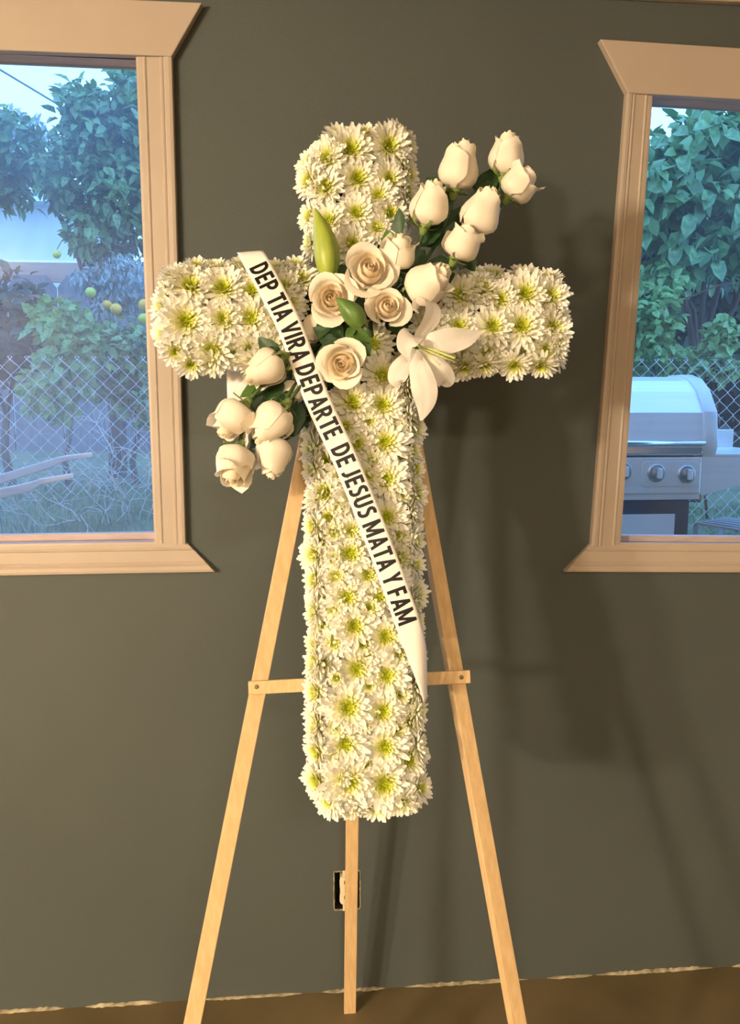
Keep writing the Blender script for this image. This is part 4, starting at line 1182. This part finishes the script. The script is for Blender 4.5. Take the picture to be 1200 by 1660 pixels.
twig_bush('tangle of dry pale twigs leaning on the fence beside the left window casing', [(165, 850), (178, 852), (190, 845), (203, 850), (215, 850), (180, 800), (190, 790), (225, 845), (240, 840), (185, 740), (195, 750), (232, 760), (240, 790), (172, 830)], 1.45, .22, .8)
twig_bush('loose dry twigs lying in the grass under the wheelbarrow handles', [(60, 850), (90, 845), (40, 860), (110, 850), (130, 845)], 1.25, .20, .25)
c = onY(55, 812, 1.2); lm = leaf_mesh('fallen_leaf', 'dead_leaf', .3, .12, .1)
o = bpy.data.objects.new('fallen_leaf', lm); link(o, None, Matrix.Translation((c.x, 1.2, gz(c.x, 1.2) + .03)) @ Matrix.Diagonal((.05, .05, .05, 1)))
tag(o, 'single orange dead leaf lying in the grass', 'leaf')

# --- right yard
RY = 2.5
el = [EL(1085, 250, RY, 45, 45), EL(1160, 240, RY, 60, 60, .4), EL(1070, 330, RY, 60, 60), EL(1150, 340, RY, 65, 70), EL(1220, 300, RY, 50, 90), EL(1080, 420, RY, 50, 50), EL(1200, 420, RY, 55, 35), EL(1180, 165, RY, 55, 45), EL(1240, 190, RY, 60, 60), EL(1045, 310, RY, 28, 60), EL(1000, 330, RY, 55, 100)]
t = thing('broadleaf_tree', 'broad-leaved citrus tree filling the top of the right window', 'tree', (onY(1130, 700, RY).x, RY, .9))
foliage(t, el, 2100, .112, .34, 'broad_leaf', 5, .25, 300, .8)
branches(t, t.location, [onY(1130, 220, RY), onY(1075, 330, RY), onY(1190, 320, RY), onY(1090, 430, RY), onY(1215, 420, RY)], .045, seed=6)
el = [EL(1050, 510, 2.15, 45, 45, .25), EL(1040, 570, 2.15, 45, 50, .25), EL(1085, 590, 2.1, 40, 30, .2), EL(1070, 460, 2.2, 40, 30, .2), EL(990, 540, 2.15, 50, 90, .2)]
t = thing('garden_shrub', 'small-leaved bush behind the barbecue hood', 'shrub', (onY(1050, 620, 2.15).x, 2.15, .86))
foliage(t, el, 1000, .062, .33, 'shrub_leaf', 22, .25, 300)
branches(t, t.location, [onY(1050, 510, 2.15), onY(1085, 590, 2.15)], .018, 'stem')
el = [EL(1155, 560, 2.0, 26, 30, .12), EL(1180, 545, 2.0, 22, 26, .1), EL(1140, 590, 1.98, 24, 18, .1), EL(1175, 600, 1.96, 30, 16, .1), EL(1165, 525, 2.0, 12, 18, .08)]
t = thing('garden_shrub', 'light green sprig growing over the top of the right fence', 'shrub', (onY(1160, 640, 2.0).x, 2.0, .86))
foliage(t, el, 240, .060, .32, 'shrub_leaf', 25, .2, 240)
branches(t, t.location, [onY(1160, 530, 2.0), onY(1185, 550, 2.0), onY(1140, 585, 2.0)], .008, 'stem')
fruit(1098, 306, 2.15, 8, 'lemon', 'small green lemon among the leaves in the right window', 'lemon', 'fruit')
# dead arching canes
mb = MB()
tag(MB().tube([onY(1060, 500, 2.1), onY(1100, 488, 2.1), onY(1135, 475, 2.1), onY(1165, 462, 2.12), onY(1230, 455, 2.2)], [.003, .004, .005, .004, .003], 6).build('bare_cane', 'bark', smooth=True), 'bare grey cane arching across the dark gap in the right window', 'branch')
# dark hedge behind everything on the right
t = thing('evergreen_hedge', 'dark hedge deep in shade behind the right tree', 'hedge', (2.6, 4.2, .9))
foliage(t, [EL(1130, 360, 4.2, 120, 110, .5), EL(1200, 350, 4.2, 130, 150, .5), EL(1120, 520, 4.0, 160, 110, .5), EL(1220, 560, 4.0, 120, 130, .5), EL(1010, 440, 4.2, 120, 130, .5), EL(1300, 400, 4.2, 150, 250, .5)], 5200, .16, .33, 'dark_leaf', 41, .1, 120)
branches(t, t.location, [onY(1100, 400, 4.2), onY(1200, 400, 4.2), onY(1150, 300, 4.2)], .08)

# --- barbecue
GY = 0.95
def GP(px, py, y=0.0): return onY(px, py, GY + y)
gl = GP(1138, 760)                      # right end of the control panel
gx1 = gl.x; gx0 = gx1 - 0.78
gr = thing('gas_barbecue', 'stainless steel gas barbecue with domed lid and round control knobs outside the right window', 'barbecue', ((gx0 + gx1) / 2, GY + .2, .36))
z_pt, z_pb = GP(1138, 741).z, GP(1138, 800).z
bevel(MB().box((gx0, GY, z_pb), (gx1, GY + .05, z_pt)).build('control_panel', 'stainless', gr), .004)
zz0, zz1 = GP(1130, 810).z, GP(1130, 800).z
bevel(MB().box((gx0, GY + .004, zz0), (gx1, GY + .05, zz1)).build('panel_lip', 'grill_grey', gr), .002)
MB().box((gx0 + .01, GY + .05, z_pb - .02), (gx1 - .01, GY + .48, z_pt + .01)).build('firebox', 'grill_black', gr)
MB().box((gx0 + .02, GY + .02, .55), (gx1 - .03, GY + .46, z_pb - .03)).build('cart_body', 'grill_black', gr)
for x in (gx0 + .05, gx1 - .07):
    for y in (GY + .06, GY + .42):
        MB().box((x - .02, y - .02, .37), (x + .02, y + .02, .56)).build('leg', 'grill_black', gr)
# lid: lofted dome profile
zl0, zl1 = GP(1140, 738).z, onY(1100, 611, GY + .2).z
hz = zl1 - zl0
prof = [(0.01, 0.0), (0.0, .10), (.006, .30), (.016, .52), (.017, .535), (.075, .80), (.135, .94), (.21, 1.0), (.30, 1.0), (.38, .93), (.44, .75), (.47, .45), (.475, 0.0)]
lid_x1 = GP(1157, 700, .03).x; endw = .052
def lid_rows(x, sc_=1.0, dz=0.0): return [Vector((x, GY + .235 + (y - .235) * sc_, zl0 + hz * z * sc_)) for y, z in prof]
rows = [lid_rows(gx0 + .02), lid_rows(lid_x1 - endw)]
lid = fixnormals(MB().grid(rows).build('lid', 'stainless', gr))
for xa, xb in ((lid_x1 - endw, lid_x1), (gx0 + .02 - endw, gx0 + .02)):
    rows = [lid_rows(xa, 1.025), lid_rows(xa + .004, 1.03), lid_rows(xb - .004, 1.03), lid_rows(xb, 1.02)]
    mb = MB().grid(rows); n = len(prof)
    mb.F += [tuple(range(n)), tuple(range(3 * n, 4 * n))]
    o = fixnormals(mb.build('lid_end_cap', 'grill_grey', lid))
    for p in o.data.polygons: p.use_smooth = len(p.vertices) == 4
hz_ = GP(1060, 718).z
MB().tube([(gx0 + .06, GY - .012, hz_), (lid_x1 - endw - .002, GY - .012, hz_)], .0105, 12).build('lid_handle', 'stainless_bright', lid, True)
zl = GP(1060, 729).z
bevel(MB().box((gx0 + .03, GY + .0, zl - .016), (lid_x1 - endw, GY + .012, zl + .01)).build('lid_lip', 'stainless_bright', lid), .003)
# knobs
for px, py in ((1064, 767), (1113, 769), (1010, 764), (957, 762)):
    c = GP(px, py, -.001)
    kb = MB().lathe(c, (0, -1, 0), [(.034, 0), (.034, .003), (.031, .005), (.026, .005)], 24).build('knob_bezel', 'stainless_bright', gr, True)
    kn = MB().lathe(c, (0, -1, 0), [(.026, .003), (.025, .016), (.021, .020), (0, .020)], 24).build('knob', 'knob_grey', kb, True)
    bevel(MB().box((c.x - .006, c.y - .032, c.z - .018), (c.x + .010, c.y - .016, c.z + .020)).build('grip', 'stainless', kb), .003)
# raised plate behind the knobs
pl = rrect((GP(1040, 760).x + GP(1136, 760).x) / 2, GP(1088, 768).z, (GP(1136, 760).x - GP(1041, 760).x), abs(GP(1088, 747).z - GP(1088, 788).z), .018, 5)
bevel(MB().prism([(x, GY + .001, z) for x, z in pl], (0, -.003, 0)).build('knob_plate', 'stainless', gr), .0015)
# lower white sheet and side shelf
zs0, zs1 = .72, GP(1090, 834).z
MB().box((gx0 + .05, GY + .008, zs0), (GP(1096, 840).x, GY + .016, zs1)).build('drip_sheet', 'paper_white', gr)
sx0, sx1 = gx1 + .003, gx1 + .36
za, zb_ = GP(1150, 741).z, GP(1150, 800).z
arcp = [(sx0, za), (sx1, za), (sx1, zb_ + .004)]
for k in range(13):
    t = k / 12; arcp.append((sx1 - .01 - (sx1 - sx0 - .02) * t, zb_ + (-.006 + .032 * math.sin(math.pi * t))))
arcp.append((sx0, zb_ - .004))
fixnormals(MB().prism([(x, GY + .005, z) for x, z in arcp], (0, .02, 0)).build('shelf_apron', 'stainless', gr))
bevel(MB().box((sx0, GY + .005, za), (sx1, GY + .45, za + .012)).build('side_shelf', 'stainless', gr), .003)
bevel(MB().box((sx0 + .02, GY + .43, za + .012), (sx1, GY + .45, za + .085)).build('shelf_backsplash', 'stainless', gr), .003)
# rusty hinge
MB().lathe((gx1 + .012, GY + .03, z_pb - .02), (0, 1, 0), [(.0, 0), (.012, 0), (.014, .01), (.012, .03), (0, .03)], 10).build('shelf_hinge', 'dead_leaf', gr, True)

# slatted metal rack on the ground beside the barbecue
rk = thing('metal_rack', 'flat slatted metal rack leaning beside the barbecue in the right window corner', 'rack', onY(1165, 870, 1.35))
A, B, C_, D_ = onY(1128, 848, 1.35), onY(1250, 868, 1.25), onY(1255, 845, 1.7), onY(1170, 840, 1.7)
for k in range(6):
    t = k / 5
    MB().bar(A.lerp(D_, t), B.lerp(C_, t), (0, 0, 1), .010, .022).build('slat', 'galvanised', rk)
for p, q_ in ((A, D_), (A.lerp(B, .55), D_.lerp(C_, .55))):
    MB().bar(p - Vector((0, 0, .008)), q_ - Vector((0, 0, .008)), (0, 0, 1), .008, .015).build('crosspiece', 'galvanised', rk)
for p in (A, B, C_, D_, ):
    MB().bar(p - Vector((0, 0, .012)), Vector((p.x, p.y, gz(p.x, p.y) - .01)), (1, 0, 0), .015, .015).build('support', 'galvanised', rk)
